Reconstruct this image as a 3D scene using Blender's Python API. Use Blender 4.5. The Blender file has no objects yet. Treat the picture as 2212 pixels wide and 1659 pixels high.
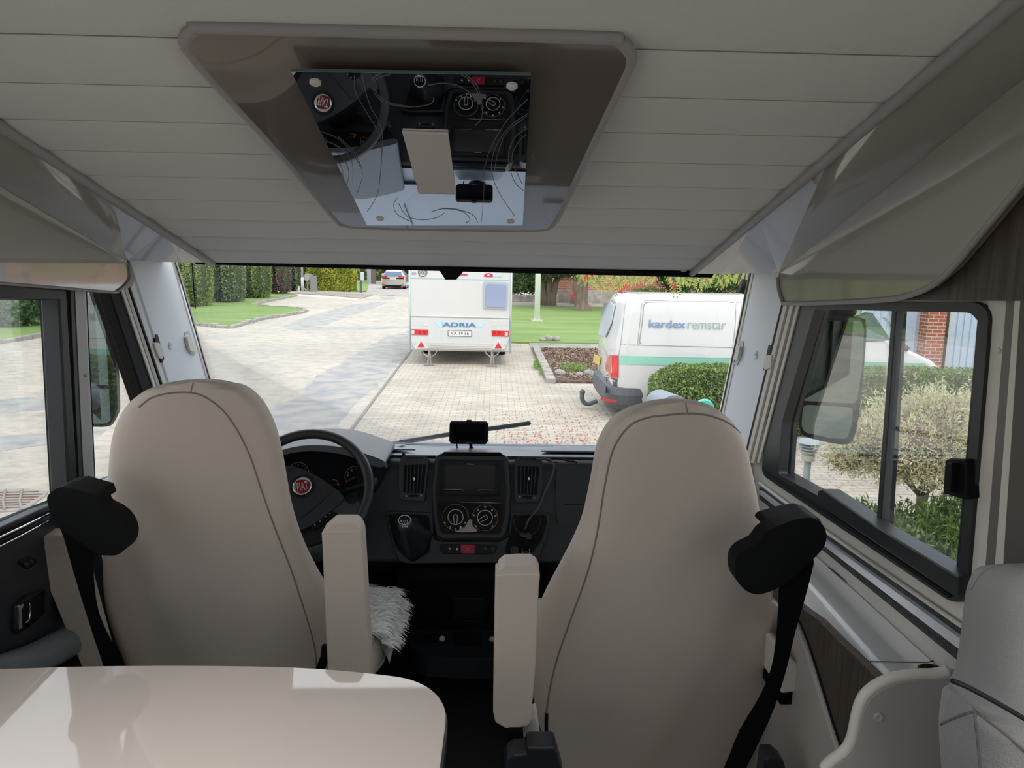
import bpy, bmesh, math, random
import numpy as np
from mathutils import Vector, Matrix
from mathutils.bvhtree import BVHTree
from mathutils.geometry import tessellate_polygon
random.seed(7); rng = np.random.default_rng(7)
R = math.radians
S = bpy.context.scene
COL = S.collection

# ------------------------------------------------------------------ camera
EYE = Vector((0, 0, 2.30)); FOC = 1600.0
PITCH, YAW, ROLL = R(9.4), R(1.5), R(1.0)
FWD = Vector((math.sin(YAW)*math.cos(PITCH), math.cos(YAW)*math.cos(PITCH), -math.sin(PITCH)))
_r = Vector((math.cos(YAW), -math.sin(YAW), 0)); _u = _r.cross(FWD)
RGT = _r*math.cos(ROLL) + _u*math.sin(ROLL); UPV = -_r*math.sin(ROLL) + _u*math.cos(ROLL)
cd = bpy.data.cameras.new('camera'); cam = bpy.data.objects.new('camera', cd); COL.objects.link(cam)
cd.sensor_fit = 'HORIZONTAL'; cd.sensor_width = 36.0; cd.lens = FOC/2212*36.0
cd.clip_start = 0.05; cd.clip_end = 400
cam.matrix_world = Matrix((( RGT.x, UPV.x, -FWD.x, EYE.x), (RGT.y, UPV.y, -FWD.y, EYE.y), (RGT.z, UPV.z, -FWD.z, EYE.z), (0, 0, 0, 1)))
S.camera = cam

# ------------------------------------------------------------------ view, sky, sun
S.view_settings.view_transform = 'Standard'; S.view_settings.look = 'None'
S.view_settings.exposure = 0.5; S.view_settings.gamma = 1.0
try: S.view_settings.use_curve_mapping = False
except Exception: pass
SKY = 1.45
w = bpy.data.worlds.new('sky'); S.world = w; w.use_nodes = True
nt = w.node_tree; nt.nodes.clear()
tc = nt.nodes.new('ShaderNodeTexCoord'); mp = nt.nodes.new('ShaderNodeMapping'); mp.inputs['Scale'].default_value = (1, 1, 2.6)
nz = nt.nodes.new('ShaderNodeTexNoise'); nz.inputs['Scale'].default_value = 2.2; nz.inputs['Detail'].default_value = 9; nz.inputs['Roughness'].default_value = .58
cr = nt.nodes.new('ShaderNodeValToRGB')
cr.color_ramp.elements[0].position = .38; cr.color_ramp.elements[0].color = (.60, .70, .86, 1)
cr.color_ramp.elements[1].position = .62; cr.color_ramp.elements[1].color = (1.0, .985, .96, 1)
bg = nt.nodes.new('ShaderNodeBackground'); bg.inputs['Strength'].default_value = SKY
ow = nt.nodes.new('ShaderNodeOutputWorld')
nt.links.new(tc.outputs['Generated'], mp.inputs['Vector']); nt.links.new(mp.outputs[0], nz.inputs['Vector'])
nt.links.new(nz.outputs['Fac'], cr.inputs['Fac']); nt.links.new(cr.outputs['Color'], bg.inputs['Color']); nt.links.new(bg.outputs[0], ow.inputs['Surface'])
sl = bpy.data.lights.new('sun', 'SUN'); sl.energy = 1.3; sl.angle = R(28); sl.color = (1, .96, .88)
so = bpy.data.objects.new('sun', sl); COL.objects.link(so); so.rotation_euler = Vector((-.28, .42, -.86)).to_track_quat('-Z', 'Y').to_euler()   # high, from behind the right shoulder

# ------------------------------------------------------------------ pixel -> place helpers
def ray(x, y): return RGT*((x-1106)/FOC) - UPV*((y-829.5)/FOC) + FWD
def atD(x, y, d): return EYE + ray(x, y)*d
def hit(x, y, pl):
    v = ray(x, y); return EYE + v*(((pl[0]-EYE).dot(pl[1]))/v.dot(pl[1]))
def PX(v): return (Vector((v, 0, 0)), Vector((1, 0, 0)))
def PY(v): return (Vector((0, v, 0)), Vector((0, 1, 0)))
def PZ(v): return (Vector((0, 0, v)), Vector((0, 0, 1)))
def shift(pl, d):                                   # plane moved d metres towards the camera
    n = pl[1].normalized()
    if (EYE-pl[0]).dot(n) < 0: n = -n
    return (pl[0]+n*d, n)

# ------------------------------------------------------------------ materials
MATS = {}
def mat(key, col, rough=.5, metal=0, bump=0, bscale=60, bdetail=4, coat=0, spec=.5, var=0, vscale=3, emis=None, stretch=(1, 1, 1), varcol=None, trans=0, sheen=0, cior=1.5):
    if key in MATS: return MATS[key]
    m = bpy.data.materials.new(key); m.use_nodes = True; t = m.node_tree; N = t.nodes; L = t.links
    b = N['Principled BSDF']; b.inputs['Base Color'].default_value = (*col, 1)
    b.inputs['Roughness'].default_value = rough; b.inputs['Metallic'].default_value = metal
    b.inputs['Coat Weight'].default_value = coat; b.inputs['Coat Roughness'].default_value = .03
    b.inputs['Coat IOR'].default_value = cior
    b.inputs['Specular IOR Level'].default_value = spec; b.inputs['Sheen Weight'].default_value = sheen
    if emis: b.inputs['Emission Color'].default_value = (*emis[0], 1); b.inputs['Emission Strength'].default_value = emis[1]
    if bump or var:
        c = N.new('ShaderNodeTexCoord'); mm = N.new('ShaderNodeMapping'); mm.inputs['Scale'].default_value = stretch
        L.new(c.outputs['Object'], mm.inputs['Vector'])
    if bump:
        z = N.new('ShaderNodeTexNoise'); z.inputs['Scale'].default_value = bscale; z.inputs['Detail'].default_value = bdetail
        bp = N.new('ShaderNodeBump'); bp.inputs['Strength'].default_value = bump; bp.inputs['Distance'].default_value = .004
        L.new(mm.outputs[0], z.inputs['Vector']); L.new(z.outputs['Fac'], bp.inputs['Height']); L.new(bp.outputs[0], b.inputs['Normal'])
    if var:
        z = N.new('ShaderNodeTexNoise'); z.inputs['Scale'].default_value = vscale; z.inputs['Detail'].default_value = 6
        r = N.new('ShaderNodeValToRGB'); r.color_ramp.elements[0].position = .35; r.color_ramp.elements[1].position = .65
        c2 = varcol or tuple(max(0, x*(1-var)) for x in col)
        r.color_ramp.elements[0].color = (*c2, 1); r.color_ramp.elements[1].color = (*col, 1)
        L.new(mm.outputs[0], z.inputs['Vector']); L.new(z.outputs['Fac'], r.inputs['Fac']); L.new(r.outputs['Color'], b.inputs['Base Color'])
    MATS[key] = m; return m
def glassmat(key, tint=(1, 1, 1), fac_scale=1.0):
    if key in MATS: return MATS[key]
    m = bpy.data.materials.new(key); m.use_nodes = True; t = m.node_tree; N = t.nodes; L = t.links; N.clear()
    o = N.new('ShaderNodeOutputMaterial'); mx = N.new('ShaderNodeMixShader'); tr = N.new('ShaderNodeBsdfTransparent'); g = N.new('ShaderNodeBsdfGlossy')
    fr = N.new('ShaderNodeFresnel'); fr.inputs['IOR'].default_value = 1.45
    ml = N.new('ShaderNodeMath'); ml.operation = 'MULTIPLY'; ml.inputs[1].default_value = fac_scale
    tr.inputs['Color'].default_value = (*tint, 1); g.inputs['Roughness'].default_value = .01
    L.new(fr.outputs[0], ml.inputs[0]); L.new(ml.outputs[0], mx.inputs['Fac']); L.new(tr.outputs[0], mx.inputs[1]); L.new(g.outputs[0], mx.inputs[2]); L.new(mx.outputs[0], o.inputs['Surface'])
    MATS[key] = m; return m
def leafmat(key, cols, trans=.3):
    if key in MATS: return MATS[key]
    m = bpy.data.materials.new(key); m.use_nodes = True; t = m.node_tree; N = t.nodes; L = t.links; N.clear()
    o = N.new('ShaderNodeOutputMaterial'); g = N.new('ShaderNodeNewGeometry'); r = N.new('ShaderNodeValToRGB')
    el = r.color_ramp.elements
    el[0].position = 0; el[0].color = (*cols[0], 1); el[1].position = 1; el[1].color = (*cols[-1], 1)
    for i, c in enumerate(cols[1:-1]):
        e = el.new((i+1)/(len(cols)-1)); e.color = (*c, 1)
    d = N.new('ShaderNodeBsdfPrincipled'); d.inputs['Roughness'].default_value = .55; tl = N.new('ShaderNodeBsdfTranslucent'); mx = N.new('ShaderNodeMixShader'); mx.inputs['Fac'].default_value = trans
    L.new(g.outputs['Random Per Island'], r.inputs['Fac']); L.new(r.outputs[0], d.inputs['Base Color']); L.new(r.outputs[0], tl.inputs['Color'])
    L.new(d.outputs[0], mx.inputs[1]); L.new(tl.outputs[0], mx.inputs[2]); L.new(mx.outputs[0], o.inputs['Surface'])
    MATS[key] = m; return m
def brickmat(key, c1, c2, mortar, bw, bh, ms=.02, rough=.85, rot=0, vert=False, bump=.5, noise=0.25, offset=.5, plane=None):
    if key in MATS: return MATS[key]
    m = bpy.data.materials.new(key); m.use_nodes = True; t = m.node_tree; N = t.nodes; L = t.links
    b = N['Principled BSDF']; b.inputs['Roughness'].default_value = rough
    c = N.new('ShaderNodeTexCoord'); mm = N.new('ShaderNodeMapping')
    src = c.outputs['Object']
    if vert:                                        # wall: x across, z up
        sp = N.new('ShaderNodeSeparateXYZ'); cb = N.new('ShaderNodeCombineXYZ'); ad = N.new('ShaderNodeMath')
        L.new(src, sp.inputs[0]); L.new(sp.outputs[0], ad.inputs[0]); L.new(sp.outputs[1], ad.inputs[1]); L.new(ad.outputs[0], cb.inputs[0]); L.new(sp.outputs[2], cb.inputs[1]); src = cb.outputs[0]
    L.new(src, mm.inputs['Vector']); mm.inputs['Rotation'].default_value = (0, 0, rot)
    k = N.new('ShaderNodeTexBrick'); k.inputs['Scale'].default_value = 1; k.inputs['Brick Width'].default_value = bw; k.inputs['Row Height'].default_value = bh
    k.inputs['Mortar Size'].default_value = ms; k.offset = offset
    k.inputs['Color1'].default_value = (*c1, 1); k.inputs['Color2'].default_value = (*c2, 1); k.inputs['Mortar'].default_value = (*mortar, 1)
    L.new(mm.outputs[0], k.inputs['Vector'])
    z = N.new('ShaderNodeTexNoise'); z.inputs['Scale'].default_value = 1.1; z.inputs['Detail'].default_value = 8; z.inputs['Roughness'].default_value = .65
    L.new(mm.outputs[0], z.inputs['Vector'])
    r = N.new('ShaderNodeValToRGB'); r.color_ramp.elements[0].color = (1-noise*1.6, 1-noise*1.7, 1-noise*1.9, 1); r.color_ramp.elements[0].position = .3; r.color_ramp.elements[1].position = .6; r.color_ramp.elements[1].color = (1, 1, 1, 1)
    L.new(z.outputs['Fac'], r.inputs['Fac'])
    mx = N.new('ShaderNodeMix'); mx.data_type = 'RGBA'; mx.blend_type = 'MULTIPLY'; mx.inputs[0].default_value = 1
    L.new(k.outputs['Color'], mx.inputs[6]); L.new(r.outputs[0], mx.inputs[7]); L.new(mx.outputs[2], b.inputs['Base Color'])
    bp = N.new('ShaderNodeBump'); bp.inputs['Strength'].default_value = bump; bp.inputs['Distance'].default_value = .01; bp.invert = True
    L.new(k.outputs['Fac'], bp.inputs['Height']); L.new(bp.outputs[0], b.inputs['Normal'])
    MATS[key] = m; return m

# ------------------------------------------------------------------ object helpers
WL = {}
def wloc(o):
    return WL.get(o.name, Vector((0, 0, 0))) if o else Vector((0, 0, 0))
def tag(o, label=None, cat=None, group=None, kind=None):
    if label: o['label'] = label
    if cat: o['category'] = cat
    if group: o['group'] = group
    if kind: o['kind'] = kind
    return o
def thing(name, label, cat, loc=(0, 0, 0), group=None):
    o = bpy.data.objects.new(name, None); COL.objects.link(o); o.location = loc; o.empty_display_size = .1
    WL[o.name] = Vector(loc); return tag(o, label, cat, group)
def link(name, verts, faces, m, parent=None, smooth=False, bevel=0, seg=2, sub=0, ang=35, autos=False):
    verts = [Vector(v) for v in verts]
    if parent is None:
        xs = [v.x for v in verts]; ys = [v.y for v in verts]; zs = [v.z for v in verts]
        o0 = Vector(((min(xs)+max(xs))/2, (min(ys)+max(ys))/2, min(zs)))
    else: o0 = wloc(parent)
    me = bpy.data.meshes.new(name); me.from_pydata([v-o0 for v in verts], [], faces); me.update()
    bm = bmesh.new(); bm.from_mesh(me); bmesh.ops.recalc_face_normals(bm, faces=bm.faces); bm.to_mesh(me); bm.free()
    o = bpy.data.objects.new(name, me); COL.objects.link(o)
    if parent is None: o.location = o0
    else: o.parent = parent
    WL[o.name] = o0
    if m: me.materials.append(m)
    if smooth:
        for p in me.polygons: p.use_smooth = True
    if sub:
        s = o.modifiers.new('sub', 'SUBSURF'); s.levels = sub; s.render_levels = sub
    if bevel:
        s = o.modifiers.new('bevel', 'BEVEL'); s.width = bevel; s.segments = seg; s.limit_method = 'ANGLE'; s.angle_limit = R(ang); s.harden_normals = False
    if autos and smooth:
        s = o.modifiers.new('ws', 'WEIGHTED_NORMAL')
    return o
class MB:
    def __init__(s): s.v = []; s.f = []
    def add(s, v, f):
        n = len(s.v); s.v += [Vector(x) for x in v]; s.f += [tuple(i+n for i in q) for q in f]; return s
    def box(s, a, b, rot=None, c=None):
        x0, y0, z0 = a; x1, y1, z1 = b
        v = [Vector(p) for p in ((x0,y0,z0),(x1,y0,z0),(x1,y1,z0),(x0,y1,z0),(x0,y0,z1),(x1,y0,z1),(x1,y1,z1),(x0,y1,z1))]
        if rot: v = [rot @ (p-Vector(c)) + Vector(c) for p in v]
        return s.add(v, [(0,3,2,1),(4,5,6,7),(0,1,5,4),(1,2,6,5),(2,3,7,6),(3,0,4,7)])
    def prism(s, pts, off, holes=()):
        pts = [Vector(p) for p in pts]; off = Vector(off); hs = [[Vector(p) for p in h] for h in holes]
        allp = pts + [p for h in hs for p in h]; n = len(allp)
        tri = tessellate_polygon([pts]+hs)
        f = [tuple(t) for t in tri] + [tuple(i+n for i in reversed(t)) for t in tri]
        st = 0
        for lp in [pts]+hs:
            k = len(lp)
            for i in range(k): a = st+i; b = st+(i+1) % k; f.append((a, b, b+n, a+n))
            st += k
        return s.add(allp+[p+off for p in allp], f)
    def tube(s, pts, r, n=8, cap=True, flat=None):
        pts = [Vector(p) for p in pts]; k = len(pts); rs = r if isinstance(r, (list, tuple)) else [r]*k
        rings = []; up = None
        for i, p in enumerate(pts):
            d = (pts[min(i+1, k-1)]-pts[max(i-1, 0)]).normalized()
            if up is None: up = Vector((0, 0, 1)) if abs(d.z) < .9 else Vector((1, 0, 0))
            a = d.cross(up).normalized(); b = a.cross(d).normalized(); up = b
            rings += [p + (a*math.cos(2*math.pi*j/n) + b*math.sin(2*math.pi*j/n)*(flat or 1))*rs[i] for j in range(n)]
        f = [(i*n+j, i*n+(j+1) % n, (i+1)*n+(j+1) % n, (i+1)*n+j) for i in range(k-1) for j in range(n)]
        if cap: f += [tuple(range(n))[::-1], tuple((k-1)*n+j for j in range(n))]
        return s.add(rings, f)
    def lathe(s, prof, o, ax=(0, 0, 1), n=24, cap=True, sc=(1, 1)):
        ax = Vector(ax).normalized(); a = ax.orthogonal().normalized(); b = ax.cross(a); o = Vector(o)
        v = [o + ax*h + (a*math.cos(2*math.pi*j/n)*sc[0] + b*math.sin(2*math.pi*j/n)*sc[1])*r for r, h in prof for j in range(n)]
        k = len(prof)
        f = [(i*n+j, i*n+(j+1) % n, (i+1)*n+(j+1) % n, (i+1)*n+j) for i in range(k-1) for j in range(n)]
        if cap: f += [tuple(range(n))[::-1], tuple((k-1)*n+j for j in range(n))]
        return s.add(v, f)
    def loft(s, secs, close=True, cap=True):
        n = len(secs[0]); k = len(secs); v = [p for q in secs for p in q]
        f = [(i*n+j, i*n+(j+1) % n, (i+1)*n+(j+1) % n, (i+1)*n+j) for i in range(k-1) for j in range(n if close else n-1)]
        if cap: f += [tuple(range(n))[::-1], tuple((k-1)*n+j for j in range(n))]
        return s.add(v, f)
    def ball(s, c, r, n=12, m=8, rot=None):
        c = Vector(c); r = (r, r, r) if not isinstance(r, (tuple, list)) else r; v = []
        for i in range(m+1):
            t = math.pi*(i+.001)/(m+.002)
            for j in range(n):
                p = Vector((r[0]*math.sin(t)*math.cos(2*math.pi*j/n), r[1]*math.sin(t)*math.sin(2*math.pi*j/n), r[2]*math.cos(t)))
                v.append(c + (rot @ p if rot else p))
        f = [(i*n+j, i*n+(j+1) % n, (i+1)*n+(j+1) % n, (i+1)*n+j) for i in range(m) for j in range(n)]
        return s.add(v, f)
    def build(s, name, m, parent=None, **k): return link(name, s.v, s.f, m, parent, **k)

def slab(name, px, pl, thick, m, parent=None, holes=(), bevel=0, seg=2, smooth=False, label=None, rnd=0):
    """outline given where it is seen in the photograph, laid on the real plane pl, with real thickness behind it"""
    n = pl[1].normalized()
    if (EYE-pl[0]).dot(n) < 0: n = -n
    pts = [hit(x, y, pl) for x, y in px]
    if rnd: pts = roundp(pts, rnd)
    hs = [[hit(x, y, pl) for x, y in h] for h in holes]
    if rnd: hs = [roundp(h, rnd*.7) for h in hs]
    o = MB().prism(pts, -n*thick, hs).build(name, m, parent, bevel=bevel, seg=seg, smooth=smooth)
    if label: o['label'] = label
    return o
def roundp(pts, r, k=5):
    out = []; n = len(pts)
    for i in range(n):
        p = pts[i]; a = pts[i-1]-p; b = pts[(i+1) % n]-p
        rr = min(r, a.length*.45, b.length*.45); A = p+a.normalized()*rr; B = p+b.normalized()*rr
        for j in range(k+1):
            t = j/k; out.append(A*(1-t)**2 + p*2*t*(1-t) + B*t*t)
    return out
def smoothpx(pts, k=6, closed=False):
    """Catmull-Rom through the given points"""
    out = []; n = len(pts); P = [Vector((*p, 0)) if len(p) == 2 else Vector(p) for p in pts]
    rngi = range(n) if closed else range(n-1)
    for i in rngi:
        if closed: p0, p1, p2, p3 = P[i-1], P[i], P[(i+1) % n], P[(i+2) % n]
        else: p0, p1, p2, p3 = P[max(i-1, 0)], P[i], P[i+1], P[min(i+2, n-1)]
        for j in range(k):
            t = j/k
            out.append(.5*((2*p1) + (p2-p0)*t + (2*p0-5*p1+4*p2-p3)*t*t + (3*p1-p0-3*p2+p3)*t**3))
    if not closed: out.append(P[-1])
    return [(v.x, v.y) for v in out] if len(pts[0]) == 2 else out
def tubepx(name, px, pl, r, m, parent=None, k=6, n=6, label=None):
    pts = [hit(x, y, pl) for x, y in (smoothpx(px, k) if k > 1 else px)]
    o = MB().tube(pts, r, n).build(name, m, parent, smooth=True)
    if label: o['label'] = label
    return o
def textfit(name, s, quad, m, parent=None, bold=0, thick=.0008, label=None):
    """lettering fitted to the four corners TL, TR, BR, BL"""
    c = bpy.data.curves.new('t', 'FONT'); c.body = s; c.offset = bold; c.resolution_u = 3
    o = bpy.data.objects.new('t', c); COL.objects.link(o); bpy.context.view_layer.update()
    me = bpy.data.meshes.new_from_object(o.evaluated_get(bpy.context.evaluated_depsgraph_get()))
    V = np.array([v.co[:] for v in me.vertices]); F = [tuple(p.vertices) for p in me.polygons]
    bpy.data.objects.remove(o); bpy.data.curves.remove(c)
    x0, y0 = V[:, 0].min(), V[:, 1].min(); W = V[:, 0].max()-x0; H = V[:, 1].max()-y0
    TL, TR, BR, BL = [Vector(q) for q in quad]; nrm = (TR-TL).cross(BL-TL).normalized()
    if (EYE-TL).dot(nrm) < 0: nrm = -nrm
    pts = []
    for x, y, _ in V:
        u = (x-x0)/W; v = (y-y0)/H
        pts.append((BL*(1-u)+BR*u)*(1-v) + (TL*(1-u)+TR*u)*v + nrm*thick)
    bpy.data.meshes.remove(me)
    oo = link(name, pts, F, m, parent)
    if label: oo['label'] = label
    return oo
def textpx(name, s, px, pl, m, parent=None, bold=0, label=None): return textfit(name, s, [hit(x, y, pl) for x, y in px], m, parent, bold, label=label)
def bvh(o): 
    me = o.data; off = wloc(o.parent) if o.parent else wloc(o)
    return BVHTree.FromPolygons([v.co+off for v in me.vertices], [tuple(p.vertices) for p in me.polygons])
def superring(c, ax, ay, a, b, e, n=36):
    out = []
    for j in range(n):
        t = 2*math.pi*j/n; cx = math.cos(t); sy = math.sin(t)
        out.append(Vector(c) + ax*(a*math.copysign(abs(cx)**(2/e), cx)) + ay*(b*math.copysign(abs(sy)**(2/e), sy)))
    return out
def leaves(cent, nrm, size, spread=.6, asp=.45, bend=.15, along=0):
    """rhombic leaves as one vertex/face soup; cent, nrm are n x 3 arrays"""
    n = len(cent); nn = nrm + rng.normal(0, spread, (n, 3)); nn /= np.linalg.norm(nn, axis=1)[:, None]+1e-9
    a = np.cross(nn, rng.normal(0, 1, (n, 3))); a /= np.linalg.norm(a, axis=1)[:, None]+1e-9; b = np.cross(nn, a)
    if along:
        ax_ = nrm*along + rng.normal(0, .55, (n, 3)); ax_ /= np.linalg.norm(ax_, axis=1)[:, None]+1e-9
        a = ax_; b = np.cross(a, rng.normal(0, 1, (n, 3))); b /= np.linalg.norm(b, axis=1)[:, None]+1e-9; nn = np.cross(a, b)
    L = size*rng.uniform(.6, 1.35, (n, 1)); W = L*asp
    v = np.stack([cent-a*L/2, cent+b*W/2+nn*L*bend*.3, cent+a*L/2-nn*L*bend, cent-b*W/2+nn*L*bend*.3], 1).reshape(-1, 3)
    f = np.arange(4*n).reshape(-1, 4)
    return v, f
def foliage(name, cent, nrm, size, m, parent=None, **k):
    v, f = leaves(np.asarray(cent, float), np.asarray(nrm, float), size, **k)
    v = v.copy()
    if parent is None: o0 = Vector(((v[:, 0].min()+v[:, 0].max())/2, (v[:, 1].min()+v[:, 1].max())/2, v[:, 2].min()))
    else: o0 = wloc(parent)
    v -= np.array(o0)
    me = bpy.data.meshes.new(name); me.from_pydata(v.tolist(), [], f.tolist()); me.materials.append(m)
    o = bpy.data.objects.new(name, me); COL.objects.link(o); WL[o.name] = o0
    if parent is None: o.location = o0
    else: o.parent = parent
    return o
def blobs(specs, n, jit=.12):
    """points on lumpy ellipsoids: specs = [(cx,cy,cz,rx,ry,rz),...]"""
    sp = np.array(specs, float); wt = (sp[:, 3]*sp[:, 4]+sp[:, 4]*sp[:, 5]+sp[:, 3]*sp[:, 5]); idx = rng.choice(len(sp), n, p=wt/wt.sum())
    d = rng.normal(0, 1, (n, 3)); d /= np.linalg.norm(d, axis=1)[:, None]; s = sp[idx]
    lump = 1 + jit*np.sin(d[:, [0]]*7+idx[:, None]*1.7)*np.sin(d[:, [1]]*6+idx[:, None])*1.2
    rad = (1-np.abs(rng.normal(0, jit, (n, 1))))*lump
    return s[:, :3]+d*s[:, 3:]*rad, d
def boxpts(a, b, n, jit=.06, lump=.08):
    a = np.array(a, float); b = np.array(b, float); sz = b-a
    ar = np.array([sz[1]*sz[2], sz[1]*sz[2], sz[0]*sz[2], sz[0]*sz[2], sz[0]*sz[1]]); idx = rng.choice(5, n, p=ar/ar.sum())
    p = a + rng.uniform(0, 1, (n, 3))*sz; d = np.zeros((n, 3))
    for k, (ax, hi) in enumerate(((0, 0), (0, 1), (1, 0), (1, 1), (2, 1))):
        q = idx == k; p[q, ax] = (b if hi else a)[ax]; d[q, ax] = 1 if hi else -1
    l = lump*np.sin(p[:, [0]]*2.1+p[:, [1]]*1.3)*np.sin(p[:, [2]]*3.1+p[:, [0]]*1.1)
    return p + d*(l - np.abs(rng.normal(0, jit, (n, 1)))), d

# ------------------------------------------------------------------ shared materials
M_ceil = mat('headliner fabric', (.66, .65, .615), .9, bump=.25, bscale=500)
M_gloss = mat('glossy greige laminate', (.38, .355, .32), .18, coat=1, spec=.5, cior=1.75)
M_panel = mat('glossy taupe', (.16, .135, .117), .15, coat=1, cior=2.0)
M_rim = mat('soft grey edging', (.33, .31, .31), .55)
M_white = mat('white pillar plastic', (.72, .75, .79), .45)
M_cream = mat('cream plastic', (.66, .62, .55), .5)
M_greyp = mat('grey aluminium paint', (.42, .42, .41), .4)
M_leather = mat('cream leather', (.58, .495, .42), .55, bump=.28, bscale=620, bdetail=3)
M_leather2 = mat('pale cream leather', (.66, .63, .56), .5, bump=.25, bscale=620, bdetail=3)
M_seam = mat('seam thread', (.22, .19, .16), .8)
M_black = mat('black plastic', (.004, .0045, .005), .6, spec=.15, bump=.15, bscale=600)
M_blacks = mat('black webbing', (.003, .003, .0035), .8, spec=.12)
M_blackg = mat('gloss black', (.004, .004, .005), .10, spec=.4)
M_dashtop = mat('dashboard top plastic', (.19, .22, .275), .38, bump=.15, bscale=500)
M_dash = mat('dashboard plastic', (.014, .017, .023), .38, spec=.5, bump=.2, bscale=500)
M_dash2 = mat('dashboard dark plastic', (.007, .008, .010), .55, spec=.3, bump=.2, bscale=500)
M_frame = mat('window frame black', (.017, .019, .021), .45)
M_rub = mat('rubber black', (.003, .0032, .0035), .7, spec=.25)
M_steelblue = mat('blue grey seal', (.05, .075, .09), .45)
M_carpet = mat('black carpet', (.010, .010, .011), .95, bump=.6, bscale=300)
M_wood = mat('dark ash wood', (.085, .062, .047), .5, var=.55, vscale=9, stretch=(12, 12, .6), bump=.1, bscale=40)
M_chrome = mat('chrome', (.75, .75, .77), .12, 1)
M_mirror = mat('mirror', (.86, .89, .92), .01, 1)
M_lamp = mat('frosted lamp cover', (.56, .52, .49), .5)
M_whiteink = mat('white marking', (.75, .75, .75), .5)
M_red = mat('red button', (.35, .012, .03), .4)
M_fabric = mat('grey quilted fabric', (.29, .275, .27), .9, bump=.6, bscale=350, sheen=.3)
M_greyleather = mat('light grey leather', (.30, .30, .285), .5, bump=.3, bscale=560, bdetail=3)
M_counter = mat('white gloss worktop', (.86, .87, .86), .10, coat=1, cior=2.3)
M_table = mat('beige gloss laminate', (.68, .60, .55), .05, coat=.8)
M_dkedge = mat('dark table edge', (.035, .028, .024), .3)
M_glass = glassmat('window glass', (.985, .995, .99), .35)
M_wglass = glassmat('windscreen glass', (.985, .995, .99), .5)

XL, XR = -1.18, .93
YH = 2.68
HZ = hit(1000, 574.5, PY(YH)).z
TS = math.tan(R(14.2))
def zc(y): return HZ + (YH-max(y, .95))*TS
PC = (Vector((0, YH, HZ)), Vector((0, TS, 1)).normalized())           # the sloping ceiling

# ------------------------------------------------------------------ floor, ceiling, walls
struct = lambda o: tag(o, kind='structure')
fl = MB().box((XL-.03, -1.5, .74), (XR+.03, 3.3, .80)).build('floor', M_carpet); struct(fl)
# ceiling: padded headliner, each strip between two seams sags a little
yseam = [hit(1500, y, PC).y for y in (108, 211, 288, 352, 404, 452, 493, 529, 556)]
ys = [-1.5, -.05, .65, .95]
for a, b in zip([.95]+yseam, yseam+[YH+.01]):
    for t in (.03, .12, .3, .5, .7, .88, .97): ys.append(a+(b-a)*t)
    ys.append(b)
def sag(y):
    if y < .96: return 0
    e = [.95]+yseam+[YH+.01]
    for a, b in zip(e, e[1:]):
        if a <= y <= b+1e-6: t = (y-a)/(b-a); return .0075*(max(0, 4*t*(1-t)))**.42
    return 0
m = MB(); xs = np.linspace(XL-.02, XR+.02, 9)
vv = [(x, y, zc(y)-sag(y)) for y in ys for x in xs] + [(x, y, zc(y)+.05) for y in ys for x in xs]
nx = len(xs); NN = len(ys)*nx; ff = []
for i in range(len(ys)-1):
    for j in range(nx-1):
        if i == 1 and 2 <= j <= 5: continue              # unseen roof opening behind the camera, added to brighten the interior
        q = (i*nx+j, i*nx+j+1, (i+1)*nx+j+1, (i+1)*nx+j); ff += [q, tuple(k+NN for k in reversed(q))]
ff += [(j, j+1, j+1+NN, j+NN) for j in range(nx-1)] + [((len(ys)-1)*nx+j, (len(ys)-1)*nx+j+1, (len(ys)-1)*nx+j+1+NN, (len(ys)-1)*nx+j+NN) for j in range(nx-1)]
ceiling = m.add(vv, ff).build('ceiling', M_ceil, smooth=True); struct(ceiling)
for i, y in enumerate(yseam): MB().tube([(XL, y, zc(y)-.0012), (XR, y, zc(y)-.0012)], .0009, 6).build('seam', mat('headliner seam', (.30, .285, .255), .9), ceiling)
for x, y in ((490, 558), (795, 566), (1163, 575), (1477, 585)):
    c = hit(x, y, PY(YH-.01)); MB().ball(c, (.011, .006, .004)).build('clip', M_cream, ceiling, smooth=True)

def sidewall(name, X, glassedge, holes, m):
    pl = PX(X); t, b = [hit(*p, pl) for p in glassedge]
    d = (b-t)/(b.z-t.z); top = t + d*(zc(t.y)+.0-t.z); bot = t + d*(1.30-t.z)
    pts = [Vector((X, -1.5, .74)), Vector((X, -1.5, zc(-1)+.03)), Vector((X, .95, zc(.95)+.03)), Vector((X, top.y, zc(top.y)+.02)), bot, Vector((X, bot.y, .74))]
    off = (.05 if X > 0 else -.05)
    o = MB().prism(pts, (off, 0, 0), [[hit(*p, pl) for p in h] for h in holes]+[[Vector((X, -1.42, 1.35)), Vector((X, .95 if X > 0 else 1.15, 1.35)), Vector((X, .95 if X > 0 else 1.15, 2.36)), Vector((X, -1.42, 2.36))]]).build(name, m); return struct(o)  # last hole: unseen rear side opening, made large to light the interior
LH1 = [(127, 646), (149, 1080), (0, 1142), (-260, 1245), (-260, 640)]; LH2 = [(184, 592), (222, 592), (358, 1000), (205, 1053)]
RH = [(1757, 662), (2100, 670), (2117, 690), (2069, 1246), (1682, 1022), (1689, 912)]
wr = sidewall('wall_right', XR, ((1621, 590), (1540, 970)), [[(1757, 662), (2100, 670), (2117, 690), (2069, 1246), (1682, 1022), (1689, 912)]], M_cream)
wl = sidewall('wall_left', XL, ((378, 568), (495, 970)), [LH1, LH2], M_white)
PR, PL_ = PX(XR), PX(XL)
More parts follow.
